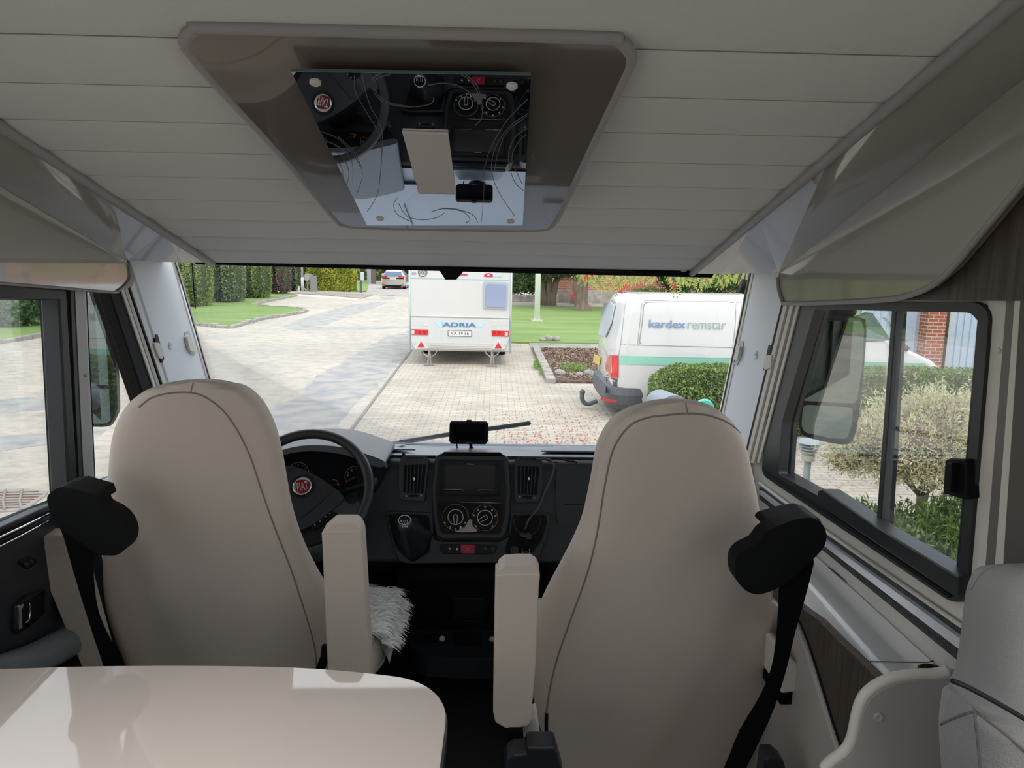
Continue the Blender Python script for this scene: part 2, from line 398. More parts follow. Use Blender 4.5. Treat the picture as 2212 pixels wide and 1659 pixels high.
struct(MB().box((XL-.03, -1.55, .74), (XR+.03, -1.5, zc(-1)+.03)).build('wall_rear_added', M_cream))  # unseen wall, added to keep sky reflections off the dashboard panels

def lining(name, px, X, m_, parent, depth=.052, t=.005):
    P = [hit(*p, PX(X)) for p in px]; c = sum(P, Vector())/len(P); q = [p+(c-p).normalized()*t for p in P]
    return MB().prism([p+Vector((0.002 if X < 0 else -.002, 0, 0)) for p in P], (depth if X > 0 else -depth, 0, 0), [[p+Vector((0.002 if X < 0 else -.002, 0, 0)) for p in q]]).build(name, m_, parent)
for i_, X_ in ((4, XL-.03), (5, XR+.03)):
    tag(MB().box((X_-.002, -1.43, 1.34), (X_+.002, 1.16 if X_ < 0 else .96, 2.37)).build('window_%d' % i_, M_glass), kind='structure')  # panes for the unseen side openings added to light the interior
# windscreen
tl, tr = hit(375, 560, PL_), hit(1624, 585, PR); bl, br = hit(492, 968, PL_), hit(1543, 968, PR)
dn = (bl-tl).normalized()*.25; dr = (br-tr).normalized()*.25
n = (tr-tl).cross(bl-tl).normalized(); n = n if n.y > 0 else -n
tag(MB().prism([tl-dn*.1, tr-dr*.1, br+dr, bl+dn], n*.006).build('window_1', M_wglass), kind='structure')
hd = slab('trim_1', [(415, 556), (1000, 570), (1545, 585), (1538, 600), (1000, 587), (985, 604), (962, 604), (950, 585.5), (423, 571)], PY(YH-.005), .05, M_rub); struct(hd)
MB().tube([hit(440, 564, PY(YH-.008)), hit(1530, 591, PY(YH-.008))], .004, 6).build('rubber_seal', M_blackg, hd)
# antenna wire on the glass
W0 = (tl, n)
aw = tubepx('antenna_wire', [(414, 560), (417, 600), (420, 640), (422, 666)], shift((tl, n), .004), .0022, M_rub)
tag(aw, 'short thin black aerial wire on the left edge of the windscreen', 'aerial')

# pillars with their trims and blind catches
def hook(px, pl, parent):
    o = slab('blind_catch', px, pl, .012, M_cream, parent, bevel=.003, rnd=.006); return o
pl1 = shift(PL_, .006)
p1 = slab('trim_2', [(278, 552), (368, 552), (492, 975), (430, 1030)], pl1, .02, M_white, bevel=.004); struct(p1)
for px in ([(370, 552), (373, 552), (497, 975), (494, 975)], [(376, 552), (379, 552), (502, 975), (500, 975)]): slab('channel_line', px, shift(PL_, .010), .012, M_chrome if px[0][0] < 375 else M_greyp, p1)
slab('gasket', [(373, 552), (376, 552), (500, 975), (497, 975)], shift(PL_, .008), .01, M_rub, p1)
slab('recess', [(336, 722), (341, 723), (355, 775), (351, 784), (336, 745)], shift(PL_, .008), .01, M_dash2, p1)
hook([(333, 740), (344, 740), (353, 756), (352, 775), (345, 773), (338, 757)], shift(PL_, .022), p1)
slab('recess', [(398, 718), (408, 714), (424, 760), (420, 768), (411, 765)], shift(PL_, .0085), .01, M_greyp, p1, rnd=.006)
hook([(404, 727), (410, 722), (424, 755), (419, 761), (411, 757)], shift(PL_, .02), p1)
c = hit(368, 746, pl1); MB().lathe([(.016, 0), (.014, .004), (.006, .001), (.003, 0)], c, (1, 0, 0), 20).build('screw_cover', M_white, p1, smooth=True)
# black A-post of the quarter window and its cream rails
p2 = slab('trim_3', [(222, 588), (250, 588), (262, 626), (331, 830), (400, 1030), (360, 1010), (305, 839)], shift(PL_, .012), .04, M_rub, bevel=.004); struct(p2)
for a, b, mm in ((262, 268, M_cream), (270, 277, M_greyp), (280, 283, M_rub), (284, 289, M_cream)):
    slab('rail', [(a-12, 590), (b-12, 590), (b+128, 1010), (a+128, 1010)], shift(PL_, .016), .03, mm, p2)
slab('trim_4', [(183-24, 585), (183, 585), (183, 628), (205, 1056), (180, 1066), (161, 628)], shift(PL_, .02), .05, M_greyp, bevel=.003); struct(bpy.data.objects['trim_4'])
for x, y in ((175, 811), (186, 1038)): MB().lathe([(.006, 0), (.005, .003), (.002, .004)], hit(x+10, y, shift(PL_, .02)), (1, 0, 0), 16).build('screw_cover', M_greyp, bpy.data.objects['trim_4'], smooth=True)
tag(slab('window_2', [(182, 588), (224, 588), (362, 1005), (203, 1058)], shift(PL_, -.015), .005, M_glass), kind='structure')
ws2 = slab('trim_5', [(186, 1062), (204, 1052), (380, 985), (400, 1010), (380, 1060), (186, 1100)], shift(PL_, .012), .04, M_greyp, bevel=.004); struct(ws2)
# right pillar
p4 = slab('trim_6', [(1621, 586), (1716, 586), (1614, 985), (1540, 970)], shift(PR, .006), .02, M_white, bevel=.004); struct(p4)
for a, b, mm in ((1596, 1598, M_chrome), (1598, 1602, M_rub), (1602, 1606, M_cream)):
    slab('channel_line', [(a+22, 586), (b+22, 586), (b-60, 972), (a-60, 972)], shift(PR, .009), .01, mm, p4)
slab('recess', [(1600, 736), (1606, 737), (1604, 760), (1592, 789), (1584, 786), (1590, 760)], shift(PR, .009), .01, M_greyp, p4, rnd=.006)
hook([(1591, 747), (1598, 748), (1592, 778), (1583, 776)], shift(PR, .02), p4)
slab('recess', [(1660, 745), (1666, 746), (1664, 765), (1655, 800), (1648, 800)], shift(PR, .009), .01, M_dash2, p4)
hook([(1655, 768), (1667, 766), (1664, 795), (1652, 799), (1647, 792)], shift(PR, .022), p4)
MB().lathe([(.016, 0), (.014, .004), (.006, .001), (.003, 0)], hit(1633, 767, shift(PR, .006)), (-1, 0, 0), 20).build('screw_cover', M_white, p4, smooth=True)
p5 = None
for i, (a, b, mm, dz) in enumerate(((0, 5, M_rub, .01), (5, 13, M_cream, .018), (13, 19, M_rub, .01), (19, 27, M_cream, .02), (27, 34, M_greyp, .012), (34, 40, M_cream, .018))):
    q = [(1712-8+a, 590), (1712-8+b, 590), (1604+b*.9, 1000), (1604+a*.9, 1000)]
    if i == 0: p5 = struct(slab('trim_7', q, shift(PR, dz), .03, mm))
    else: slab('rail', q, shift(PR, dz), .03, mm, p5)

lining('jamb_lining', LH2, XL, M_rub, p2)
# right sliding window
outer = [(1722, 655), (2108, 652), (2136, 672), (2130, 760), (2086, 1285), (2070, 1302), (2046, 1296), (1652, 1030), (1645, 1016), (1655, 912)]
inner = [(1760, 668), (1925, 672), (2095, 675), (2114, 692), (2069, 1248), (1890, 1138), (1681, 1024), (1689, 912)]
PRf = shift(PR, .014)
w4 = slab('window_3', outer, PRf, .03, M_frame, holes=[inner], bevel=.004, rnd=.02); struct(w4)
slab('glass_pane', [(1745, 660), (1935, 665), (1912, 1152), (1675, 1030), (1682, 912)], shift(PR, -.035), .004, M_glass, w4)
slab('glass_pane', [(1918, 662), (2120, 665), (2078, 1258), (1892, 1142)], shift(PR, -.012), .004, M_glass, w4)
slab('mullion', [(1926, 666), (1936, 666), (1902, 1142), (1892, 1137)], shift(PR, -.006), .02, M_frame, w4, bevel=.002)
slab('mullion', [(1937, 668), (1947, 668), (1917, 1142), (1903, 1140)], shift(PR, -.03), .015, M_rub, w4, bevel=.002)
slab('gasket', [(1736, 655), (1757, 662), (1689, 912), (1682, 1022), (1650, 1012), (1660, 905)], shift(PR, .012), .04, M_rub, w4, bevel=.003)
lining('jamb_lining', RH, XR, M_frame, w4)
rl = slab('lower_rail', [(1766, 1060), (1776, 1056), (1893, 1138), (2070, 1246), (2068, 1287), (2055, 1284), (1763, 1086)], shift(PR, .035), .05, M_frame, w4, bevel=.003)
slab('rail_groove', [(1650, 1012), (1762, 1088), (2054, 1286), (2048, 1291), (1655, 1024)], shift(PR, .018), .02, M_rub, w4)
lk = slab('lock', [(2041, 994), (2050, 990), (2086, 991), (2089, 1075), (2078, 1078), (2036, 1066)], shift(PR, .03), .03, M_black, w4, bevel=.004)
slab('lock_lever', [(2044, 1000), (2056, 998), (2052, 1064), (2039, 1062)], shift(PR, .045), .02, M_rub, lk, bevel=.003)
# curtain rails and strips behind the window
for i, (a, b, c_, d_, mm, z) in enumerate(((2136, 2174, 2096, 2128, M_cream, .006), (2174, 2192, 2128, 2149, mat('taupe rail', (.16, .135, .12), .5), .012), (2192, 2204, 2149, 2168, M_cream, .02), (2204, 2330, 2168, 2270, mat('taupe side', (.10, .085, .075), .6), .03))):
    o = slab('trim_8' if i == 0 else 'rail', [(a, 648), (b, 648), (d_-8, 1330), (c_-8, 1330)], shift(PR, z), .02, mm, None if i == 0 else bpy.data.objects['trim_8'])
    if i == 0: struct(o)
MB().lathe([(.006, 0), (.005, .003), (.002, .004)], hit(2158, 758, shift(PR, .006)), (-1, 0, 0), 16).build('screw_cover', M_cream, bpy.data.objects['trim_8'], smooth=True)
wp = slab('wood_panel', [(1880, 648), (2195, 650), (2400, 652), (2400, 180), (2240, 330), (2100, 480), (1960, 600)], shift(PR, .022), .02, M_wood)
tag(wp, 'dark ash wood panel above the right side window', 'panel')

# ------------------------------------------------------------------ driver door (left)
PD = shift(PL_, .03)
door = slab('door_1', [(-400, 1310), (-100, 1190), (0, 1150), (103, 1101), (170, 1078), (190, 1066), (200, 1100), (215, 1180), (330, 1700), (-400, 2300)], PD, .05, M_dash, bevel=.01, seg=3); struct(door)
fr = slab('window_frame', [(-400, 590), (0, 612), (144, 626), (170, 1078), (150, 1084), (128, 648), (-400, 640)], shift(PL_, .03), .05, M_frame, door, bevel=.005)
lining('jamb_lining', LH1, XL, M_rub, door)
slab('pillar_seal', [(110, 652), (128, 650), (149, 1078), (132, 1086)], shift(PL_, -.012), .012, M_steelblue, door, bevel=.002)
slab('pillar_seal', [(144, 626), (162, 628), (183, 1075), (168, 1080)], shift(PL_, .024), .04, M_rub, door)
slab('pillar_seal', [(152, 626), (159, 628), (180, 1075), (173, 1078)], shift(PL_, .028), .04, mat('brown seal', (.035, .03, .027), .5), door)
slab('glass_pane', [(-300, 630), (140, 644), (160, 1098), (0, 1150), (-300, 1270)], shift(PL_, -.02), .004, M_glass, door)
for d_, mm, rr in ((0, M_rub, .009), (13, M_chrome, .005), (24, M_rub, .006), (33, M_chrome, .003)):
    tubepx('sill_strip', [(-200, 1236+d_), (0, 1147+d_), (104, 1100+d_*.75)], shift(PL_, .038), rr, mm, door, k=3)
sw = slab('window_switch', [(42, 1214), (66, 1201), (80, 1210), (80, 1217), (62, 1230)], shift(PL_, .036), .01, M_rub, door, bevel=.002)
slab('button', [(52, 1219), (60, 1213), (66, 1217), (60, 1225)], shift(PL_, .04), .006, M_dash, sw, bevel=.001)
slab('button', [(64, 1212), (69, 1208), (76, 1213), (70, 1219)], shift(PL_, .04), .006, M_dash, sw, bevel=.001)
rim_ = slab('handle_recess', [(34, 1308), (60, 1285), (98, 1272), (103, 1280), (103, 1322), (62, 1358), (38, 1370), (31, 1360)], shift(PL_, .038), .02, M_dash2, door, holes=[[(38, 1312), (62, 1290), (96, 1278), (99, 1284), (98, 1320), (60, 1352), (41, 1362), (36, 1356)]], bevel=.003)
slab('recess_floor', [(36, 1310), (98, 1276), (100, 1322), (38, 1364)], shift(PL_, .031), .004, M_rub, rim_)
slab('handle', [(39, 1309), (54, 1303), (48, 1320), (50, 1358), (43, 1361), (41, 1330)], shift(PL_, .046), .012, M_chrome, door, bevel=.003, seg=3)
tubepx('handle_edge', [(63, 1303), (65, 1322), (62, 1338), (55, 1345)], shift(PL_, .04), .0022, M_chrome, door)
tubepx('armrest', [(-250, 1510), (-60, 1470), (40, 1440), (100, 1412), (150, 1385), (180, 1372)], shift(PL_, .05), .042, mat('door armrest grey', (.17, .19, .21), .4), door, n=14)

# ------------------------------------------------------------------ overhead cabinets
def overhead(side):
    s = 1 if side == 'right' else -1
    if s > 0:
        T = [(2330, -128), (2185, 0), (2000, 156), (1800, 328), (1640, 463), (1497, 583)]; XK = .885
        K = [(2330, 72), (2212, 165), (2040, 303), (1860, 447), (1682, 589)]; F = (1500, 591)
        Bt = [(1680, 600), (1683, 628), (1690, 648), (1702, 656), (1800, 653), (1900, 648), (1955, 640), (2010, 619), (2060, 577), (2120, 505), (2212, 393), (2330, 250)]
    else:
        T = [(-160, 156), (0, 262), (120, 342), (240, 421), (350, 494), (455, 561)]; XK = -1.135
        K = [(-160, 304), (0, 398), (90, 452), (180, 507), (274, 563)]; F = (452, 567)
        Bt = [(279, 572), (281, 600), (272, 615), (256, 628), (240, 631), (120, 621), (0, 612), (-160, 600)]
    r = thing('overhead_cabinet', 'glossy greige overhead cabinet on the %s, %s' % (side, 'its lower edge curving up above the sliding window' if s > 0 else "above the driver's door window"), 'cabinet', (XK, 1.6, 2.3))
    t0_, t1_ = hit(*T[0], PC), hit(*T[-1], PC); k0_, k1_ = hit(*K[0], PX(XK)), hit(*K[-1], PX(XK))
    def onray(a, b, y): return a.lerp(b, (y-a.y)/(b.y-a.y))
    tp = [onray(t0_, t1_, hit(x, y, PC).y)-Vector((0, 0, .006)) for x, y in T]; kp = [onray(k0_, k1_, hit(x, y, PX(XK)).y) for x, y in K]
    fpt = hit(*F, PY(tp[-1].y)) ; off = Vector((s*.018, 0, .004))
    i = 3
    def strip(a, b, name, m_):
        k = 12; sec = []
        def samp(P, t):
            L = [0]
            for p, q in zip(P, P[1:]): L.append(L[-1]+(q-p).length)
            d = t*L[-1]
            for j in range(len(P)-1):
                if d <= L[j+1]+1e-9: return P[j].lerp(P[j+1], (d-L[j])/(L[j+1]-L[j]))
            return P[-1]
        v = []
        for q in range(k+1): v += [samp(a, q/k), samp(b, q/k)]
        nn = len(v); f = [(2*q, 2*q+1, 2*q+3, 2*q+2) for q in range(k)]
        v2 = v+[p+off for p in v]; f2 = f+[tuple(z+nn for z in reversed(t)) for t in f]
        f2 += [(2*q, 2*q+2, 2*q+2+nn, 2*q+nn) for q in range(k)]+[(2*q+1, 2*q+3, 2*q+3+nn, 2*q+1+nn) for q in range(k)]+[(0, 1, 1+nn, nn), (2*k, 2*k+1, 2*k+1+nn, 2*k+nn)]
        o_ = MB().add(v2, f2).build(name, m_, r, smooth=True); o_.modifiers.new('es', 'EDGE_SPLIT').split_angle = R(40); return o_
    strip(tp[:i+1], kp, 'fascia', M_gloss)
    # end piece in front of the fascia
    m_ = MB(); pts = [tp[i], tp[4], tp[5], fpt, hit((F[0]*2+K[-1][0])/3, F[1]+s*.5, PX((tp[5].x*2+XK)/3)), kp[-1]]
    nn = len(pts); c = sum(pts, Vector())/nn
    m_.add(pts+[p+off for p in pts], [(0, 1, 5), (1, 2, 3), (1, 3, 4), (1, 4, 5)]+[tuple(q+nn for q in t) for t in [(0, 1, 5), (1, 2, 3), (1, 3, 4), (1, 4, 5)]]+[(a, (a+1) % nn, (a+1) % nn+nn, a+nn) for a in range(nn)])
    m_.build('end_panel', M_gloss, r)
    bp_ = [hit(x, y, PX(XK+s*.003)) for x, y in ([K[0], K[-1]]+Bt)]
    d = MB().prism(bp_, (s*.02, 0, 0)).build('door', M_gloss, r, bevel=.003)
    edge = [hit(x, y, PX(XK)) for x, y in smoothpx(Bt, 4)]
    MB().tube(edge, .004 if s < 0 else .0065, 8).build('door_edge', M_rim, d, smooth=True)
    MB().tube([p+Vector((-s*.004, 0, -.007)) for p in tp], .0125, 12).build('edging', M_rim, r, smooth=True)
    # carcass behind
    MB().prism([hit(x, y, PX(XK+s*.024)) for x, y in (K[0], K[-1], Bt[3 if s > 0 else 2], Bt[-1])], (s*.02, 0, 0)).build('carcass', M_rim, r)
    if s < 0: slab('end_cap', [(279, 560), (292, 600), (287, 617), (276, 623), (250, 624), (276, 600)], PX(XL+.022), .02, M_rim, r)
overhead('right'); overhead('left')

# ------------------------------------------------------------------ ceiling panel with mirror
ma, mb_ = R(8.23397), R(.83504)
MN = (RGT*math.sin(mb_) + UPV*math.cos(ma)*math.cos(mb_) + FWD*math.sin(ma)*math.cos(mb_)).normalized(); MC = .6163553*1.07
MP = (EYE+MN*MC, MN)
pn = (MN + Vector((0, .030, 0))).normalized()
fr0 = hit(960, 487, MP) + MN*.004; PP = (fr0, pn)
cp = thing('ceiling_panel', 'large glossy taupe panel with rounded corners under the padded ceiling', 'panel', hit(940, 320, PP))
out = [(400, 103), (405, 84), (425, 72), (455, 68), (900, 80), (1300, 91), (1336, 98), (1356, 115), (1362, 140), (1340, 190), (1280, 315), (1215, 452), (1198, 482), (1178, 497), (1100, 499), (900, 496), (770, 492), (742, 486), (722, 473), (600, 330), (470, 190), (412, 122)]
osm = smoothpx(out, 5, True)
face = [hit(x, y, PP) for x, y in osm]; tops = [hit(x, y, (PC[0]+Vector((0, 0, .0)), PC[1])) for x, y in osm]
up_ = []
for p in face: up_.append(Vector((p.x, p.y-.004, zc(p.y)-.002)))
nn = len(face); cen = sum(face, Vector())/nn
ins = [p.lerp(cen, .012) + pn*.0 for p in face]; rimv = [p + pn*.010 for p in face]
tri = tessellate_polygon([ins])
MB().add(ins, [tuple(t) for t in tri]).add(ins+rimv, [(a, (a+1) % nn, (a+1) % nn+nn, a+nn) for a in range(nn)]).build('panel_face', M_panel, cp, smooth=False)
MB().add(rimv+up_, [(a, (a+1) % nn, (a+1) % nn+nn, a+nn) for a in range(nn)]).build('panel_rim', M_rim, cp, smooth=True)
MB().tube([p+pn*.008 for p in face]+[face[0]+pn*.008], .011, 8, cap=False).build('edge_bead', M_rim, cp, smooth=True)
mir = thing('ceiling_mirror', 'rectangular mirror screwed under the ceiling panel, engraved with thin swirls', 'mirror', hit(940, 320, MP))
MQ = [(629, 155), (1147, 163), (1129, 487), (793, 487)]
slab('mirror_glass', MQ, MP, .004, M_mirror, mir)
slab('glass_edge', [(629, 154), (1147, 162), (1147, 166), (630, 158)], shift(MP, -.0005), .005, mat('mirror edge green', (.10, .15, .15), .2), mir)
for x, y in ((681, 178), (1106, 186), (821, 472), (1103, 478)):
    MB().lathe([(.0095, 0), (.0095, .002), (.007, .004), (.002, .005)], hit(x, y, shift(MP, .0)), -MN, 18).build('screw_cap', M_lamp, mir, smooth=True)
sw_m = mat('engraving', (.12, .12, .12), .7)
for a in ([(765, 165), (768, 200), (790, 240), (822, 300), (822, 370), (815, 420), (793, 458)], [(781, 150), (788, 190), (800, 230), (826, 290), (819, 400)],
          [(844, 161), (812, 172), (810, 195), (835, 220), (890, 231), (930, 225), (937, 210)], [(830, 155), (806, 170), (806, 195), (830, 222), (890, 233)],
          [(925, 185), (960, 180), (1000, 190), (1025, 215)], [(995, 160), (1020, 180), (1040, 220), (1040, 255), (1026, 272)], [(1005, 160), (1030, 185), (1041, 220)],
          [(1140, 215), (1100, 255), (1065, 310), (1048, 360), (1045, 420), (1040, 480)], [(1141, 245), (1100, 275), (1070, 320), (1062, 370), (1080, 420), (1112, 467)], [(1140, 250), (1096, 285), (1076, 330), (1068, 370)],
          [(1138, 278), (1110, 300), (1098, 340), (1110, 390), (1130, 412)], [(1137, 290), (1118, 310), (1106, 345), (1128, 398)],
          [(695, 285), (730, 300), (760, 330), (778, 360)], [(705, 305), (735, 320), (760, 350), (762, 395)], [(715, 322), (740, 340), (753, 370), (750, 400)], [(725, 345), (738, 362), (742, 395)], [(730, 295), (765, 330), (783, 375), (770, 422)],
          [(858, 428), (850, 445), (860, 465), (890, 480)], [(861, 440), (880, 468), (915, 475), (945, 470), (960, 460)], [(932, 458), (960, 451), (1000, 458), (1015, 475), (1005, 482)], [(955, 450), (990, 453), (1022, 465), (1032, 482)]):
    v = [hit(x, y, shift(MP, .0006)) for x, y in smoothpx(a, 6)]
    MB().tube(v, .0005, 4).build('engraving', sw_m, mir)
ml_ = thing('ceiling_lamp', 'flat frosted rectangular lamp cover in the middle of the ceiling mirror', 'lamp', hit(926, 350, shift(MP, .004)))
slab('lamp_cover', [(869, 287), (968, 290), (985, 419), (905, 417)], shift(MP, .005), .005, M_lamp, ml_, bevel=.002)
slab('lamp_base', [(868, 285.5), (969, 288.5), (986, 420), (904.5, 418.5)], shift(MP, .0015), .0015, M_panel, ml_)

# ------------------------------------------------------------------ front seats
def backrest(rows, Y0, lean, thick, e=3.4, m_=None, parent=None, name='backrest', kk=5, depthshift=0):
    """rows: (y, x_left, x_right) of the silhouette in the photo; the shell stands on a leaning plane and has real depth"""
    pl = (Vector((0, Y0, 1.9)), Vector((0, 1, math.tan(lean))).normalized())
    rr = smoothpx([(a, b) for a, b, c in rows], kk); r2 = smoothpx([(a, c) for a, b, c in rows], kk)
    secs = []
    ytop = rr[0][0]
    for (y, xl), (_, xr) in zip(rr, r2):
        a = hit(xl, y, pl); b = hit(xr, y, pl); c = (a+b)/2; hw = (b-a).length/2; ax = (b-a).normalized()
        t = thick*min(1, math.sqrt(max(.0004, hw/.13))) if hw < .13 else thick
        ay = Vector((0, 1, 0)); secs.append(superring(c+ay*(t*.5), ax, ay, hw, t*.5, e if hw > .1 else 2.4, 40))
    return MB().loft(secs).build(name, m_ or M_leather, parent, smooth=True)
def onsurf(tree, px, r, name, m_, parent, k=6, n=6, lift=0):
    pts = []
    for x, y in smoothpx(px, k):
        d = ray(x, y).normalized(); h = tree.ray_cast(EYE, d)
        if h[0] is not None: pts.append(h[0]-d*lift)
    if len(pts) > 1: return MB().tube(pts, r, n).build(name, m_, parent, smooth=True)

# driver seat
ds = thing('driver_seat', "cream leather driver's seat behind the steering wheel", 'seat', (-.68, 2.05, .80))
rowsD = [(824.5, 412, 428), (828, 385, 452), (835, 340, 480), (850, 296, 513), (880, 257, 546), (920, 233, 569), (960, 221, 583), (1000, 216, 592), (1050, 213, 601), (1100, 213, 610), (1150, 208, 624), (1200, 204, 643), (1250, 202, 668), (1300, 205, 696), (1350, 214, 712), (1400, 230, 716), (1450, 250, 714), (1520, 270, 708), (1600, 300, 695), (1680, 320, 680)]
bd = backrest(rowsD, 1.80, R(11), .13, parent=ds)
tb = bvh(bd)
onsurf(tb, [(300, 880), (330, 858), (380, 848), (430, 852), (475, 880), (510, 925), (540, 985), (562, 1050), (590, 1130), (625, 1220), (655, 1310), (678, 1390), (684, 1445)], .0022, 'seam', M_seam, bd)
onsurf(tb, [(418, 826), (414, 838), (412, 849)], .0016, 'seam', M_seam, bd)
def armrest(px_top, px_body, Y, parent, lean=R(4), name='armrest'):
    pl = (Vector((0, Y, 1.6)), Vector((0, 1, math.tan(lean))).normalized())
    a = slab(name, px_body, pl, .06, M_leather, parent, bevel=.012, seg=4, smooth=False)
    slab('end_cap', px_top, shift(pl, -.002), .055, M_leather, a, bevel=.006, seg=3)
    return a
armrest([(699, 1153), (700, 1146), (715, 1133), (722, 1130), (762, 1130), (771, 1134), (779, 1147), (779, 1153), (740, 1156)], [(694, 1151), (704, 1147), (774, 1147), (780, 1151), (782, 1170), (798, 1440), (805, 1560), (715, 1560), (705, 1400), (696, 1180)], 1.76, ds)
armrest([(70, 1182), (78, 1168), (90, 1160), (138, 1156), (150, 1160), (155, 1180)], [(67, 1182), (75, 1179), (150, 1176), (156, 1184), (232, 1460), (250, 1560), (215, 1560), (176, 1440), (130, 1330), (90, 1235)], 1.84, ds)
# belt guide: a bean shaped black cap over the seat's shoulder, belt hanging behind
bean = smoothpx([(102, 1083), (106, 1067), (125, 1054), (143, 1053), (180, 1062), (210, 1070), (220, 1092), (247, 1107), (268, 1128), (278, 1155), (273, 1181), (255, 1198), (231, 1200), (207, 1196), (172, 1171), (135, 1147), (114, 1120)], 4, True)
bg_ = slab('belt_guide', bean, PY(1.665), .05, M_black, ds, bevel=.012, seg=4, smooth=False)
MB().prism([hit(x, y, PY(1.69)) for x, y in [(110, 1066), (128, 1052), (150, 1050), (206, 1066), (214, 1088), (150, 1082)]], (0, .09, .0)).build('guide_neck', M_black, bg_, bevel=.01)
slab('seat_belt', smoothpx([(133, 1140), (138, 1163), (170, 1274), (202, 1375), (224, 1440), (262, 1560), (310, 1560), (268, 1440), (240, 1385), (228, 1362), (212, 1322), (204, 1275), (200, 1216), (206, 1190)], 3, True), PY(1.70), .003, M_blacks, ds)
# cushion, side bolster, pedestal
cush = MB().loft([superring((-.615, y, 1.11+dz), Vector((1, 0, 0)), Vector((0, 0, 1)), .295*k, .095*k2, 3.2, 32) for y, dz, k, k2 in ((2.02, -.01, .80, .6), (2.05, 0, .93, .95), (2.12, 0, 1, 1), (2.28, .005, 1, 1), (2.42, .01, .94, .9), (2.48, .0, .75, .55))])
cu = cush.build('seat_cushion', M_leather2, ds, smooth=True)
onsurf(bvh(cu), [(798, 1400), (815, 1380), (830, 1350), (836, 1325)], .003, 'piping', M_leather2, cu)
MB().box((-.84, 2.05, .80), (-.40, 2.36, 1.03)).build('pedestal', M_black, ds, bevel=.02, seg=3)
MB().tube([hit(705, 1395, PY(1.8)), hit(702, 1420, PY(1.8)), hit(690, 1450, PY(1.82))], .012, 8).build('belt_buckle', M_blacks, ds, smooth=True)
# sheepskin
pr_ = thing('sheepskin', "shaggy white sheepskin draped over the driver's seat cushion", 'sheepskin', (-.40, 2.2, 1.30))
sk = []
for i in range(13):
    t = i/12
    sk.append([Vector((-.615+.60*u*(.525), 2.07+.27*t, 1.208 - (0 if u < .84 else ((u-.84)/.16)**1.5*.10))) for u in np.linspace(0, 1, 14)])
mbk = MB(); v = [p for r_ in sk for p in r_]; f = [(i*14+j, i*14+j+1, (i+1)*14+j+1, (i+1)*14+j) for i in range(12) for j in range(13)]
n0 = len(v); mbk.add(v+[p-Vector((0, 0, .008)) for p in v], f+[tuple(q+n0 for q in reversed(t)) for t in f]).build('hide', M_leather2, pr_, smooth=True)
M_fur = mat('white fleece', (.95, .95, .94), .8, sheen=1)
lf = []; hv = []; hf = []
def lock(p, d, L, wd):
    d = d.normalized(); s_ = d.cross(Vector((rng.normal(), rng.normal(), rng.normal()))).normalized(); b = len(hv); q = p.copy(); dd = d.copy()
    ks = 5
    for j in range(ks):
        w_ = wd*(1-j/(ks-1))**.8+.0002
        hv.extend([q-s_*w_, q+s_*w_]); dd = (dd+Vector((.12, 0, -.33)) + Vector(rng.normal(0, .08, 3))).normalized(); q = q+dd*L/ks
    for j in range(ks-1): hf.append((b+2*j, b+2*j+1, b+2*j+3, b+2*j+2))
for i in range(8500):
    u, t = rng.uniform(0, 1), rng.uniform(0, 1)
    a = sk[int(t*12)][int(u*13)]; p = Vector((-.615+.60*u*.525, 2.06+.29*t, a.z+.002))
    lock(p, Vector((rng.normal(.75, .40)+u*.6, rng.normal(.0, .40), rng.uniform(.05, .55))), rng.uniform(.04, .075), .0036)
o = link('fleece', hv, hf, M_fur, pr_); o['kind'] = 'stuff'

# passenger seat
ps = thing('passenger_seat', 'cream leather passenger seat in front of the right side window', 'seat', (.37, 1.85, .80))
rowsP = [(869.5, 1462, 1478), (873, 1435, 1505), (880, 1405, 1535), (895, 1370, 1566), (920, 1334, 1596), (950, 1311, 1616), (990, 1296, 1631), (1040, 1287, 1642), (1090, 1277, 1652), (1140, 1265, 1659), (1190, 1244, 1660), (1240, 1218, 1668), (1290, 1191, 1679), (1340, 1168, 1684), (1390, 1157, 1687), (1450, 1152, 1685), (1520, 1152, 1676), (1590, 1166, 1650), (1659, 1190, 1600), (1740, 1230, 1560), (1830, 1270, 1530)]
bp = backrest(rowsP, 1.60, R(11), .13, parent=ps)
tp_ = bvh(bp)
onsurf(tp_, [(1182, 1640), (1178, 1560), (1196, 1450), (1232, 1340), (1268, 1240), (1290, 1150), (1306, 1050), (1325, 970), (1360, 920), (1400, 902), (1435, 897), (1490, 893), (1540, 900), (1585, 922), (1620, 965), (1641, 1020), (1650, 1070)], .0022, 'seam', M_seam, bp)
onsurf(tp_, [(1481, 871), (1484, 885), (1487, 896)], .0016, 'seam', M_seam, bp)
onsurf(tp_, [(1181, 1540), (1180, 1562), (1181, 1582)], .005, 'adjuster_tab', M_rub, bp)
armrest([(1073, 1246), (1078, 1232), (1090, 1222), (1120, 1219.5), (1148, 1220), (1160, 1228), (1166, 1240), (1166, 1246), (1120, 1249)], [(1070, 1243), (1082, 1240), (1160, 1239), (1167, 1243), (1164, 1270), (1158, 1430), (1150, 1520), (1151, 1552), (1142, 1568), (1115, 1575), (1090, 1573), (1070, 1562), (1065, 1540), (1067, 1400)], 1.56, ps)
bean = smoothpx([(1590, 1248), (1589, 1212), (1605, 1190), (1634, 1175), (1656, 1149), (1704, 1127), (1748, 1118), (1770, 1126), (1784, 1147), (1783, 1175), (1763, 1202), (1726, 1236), (1682, 1270), (1638, 1284), (1609, 1274)], 4, True)
bg2 = slab('belt_guide', bean, PY(1.465), .05, M_black, ps, bevel=.012, seg=4)
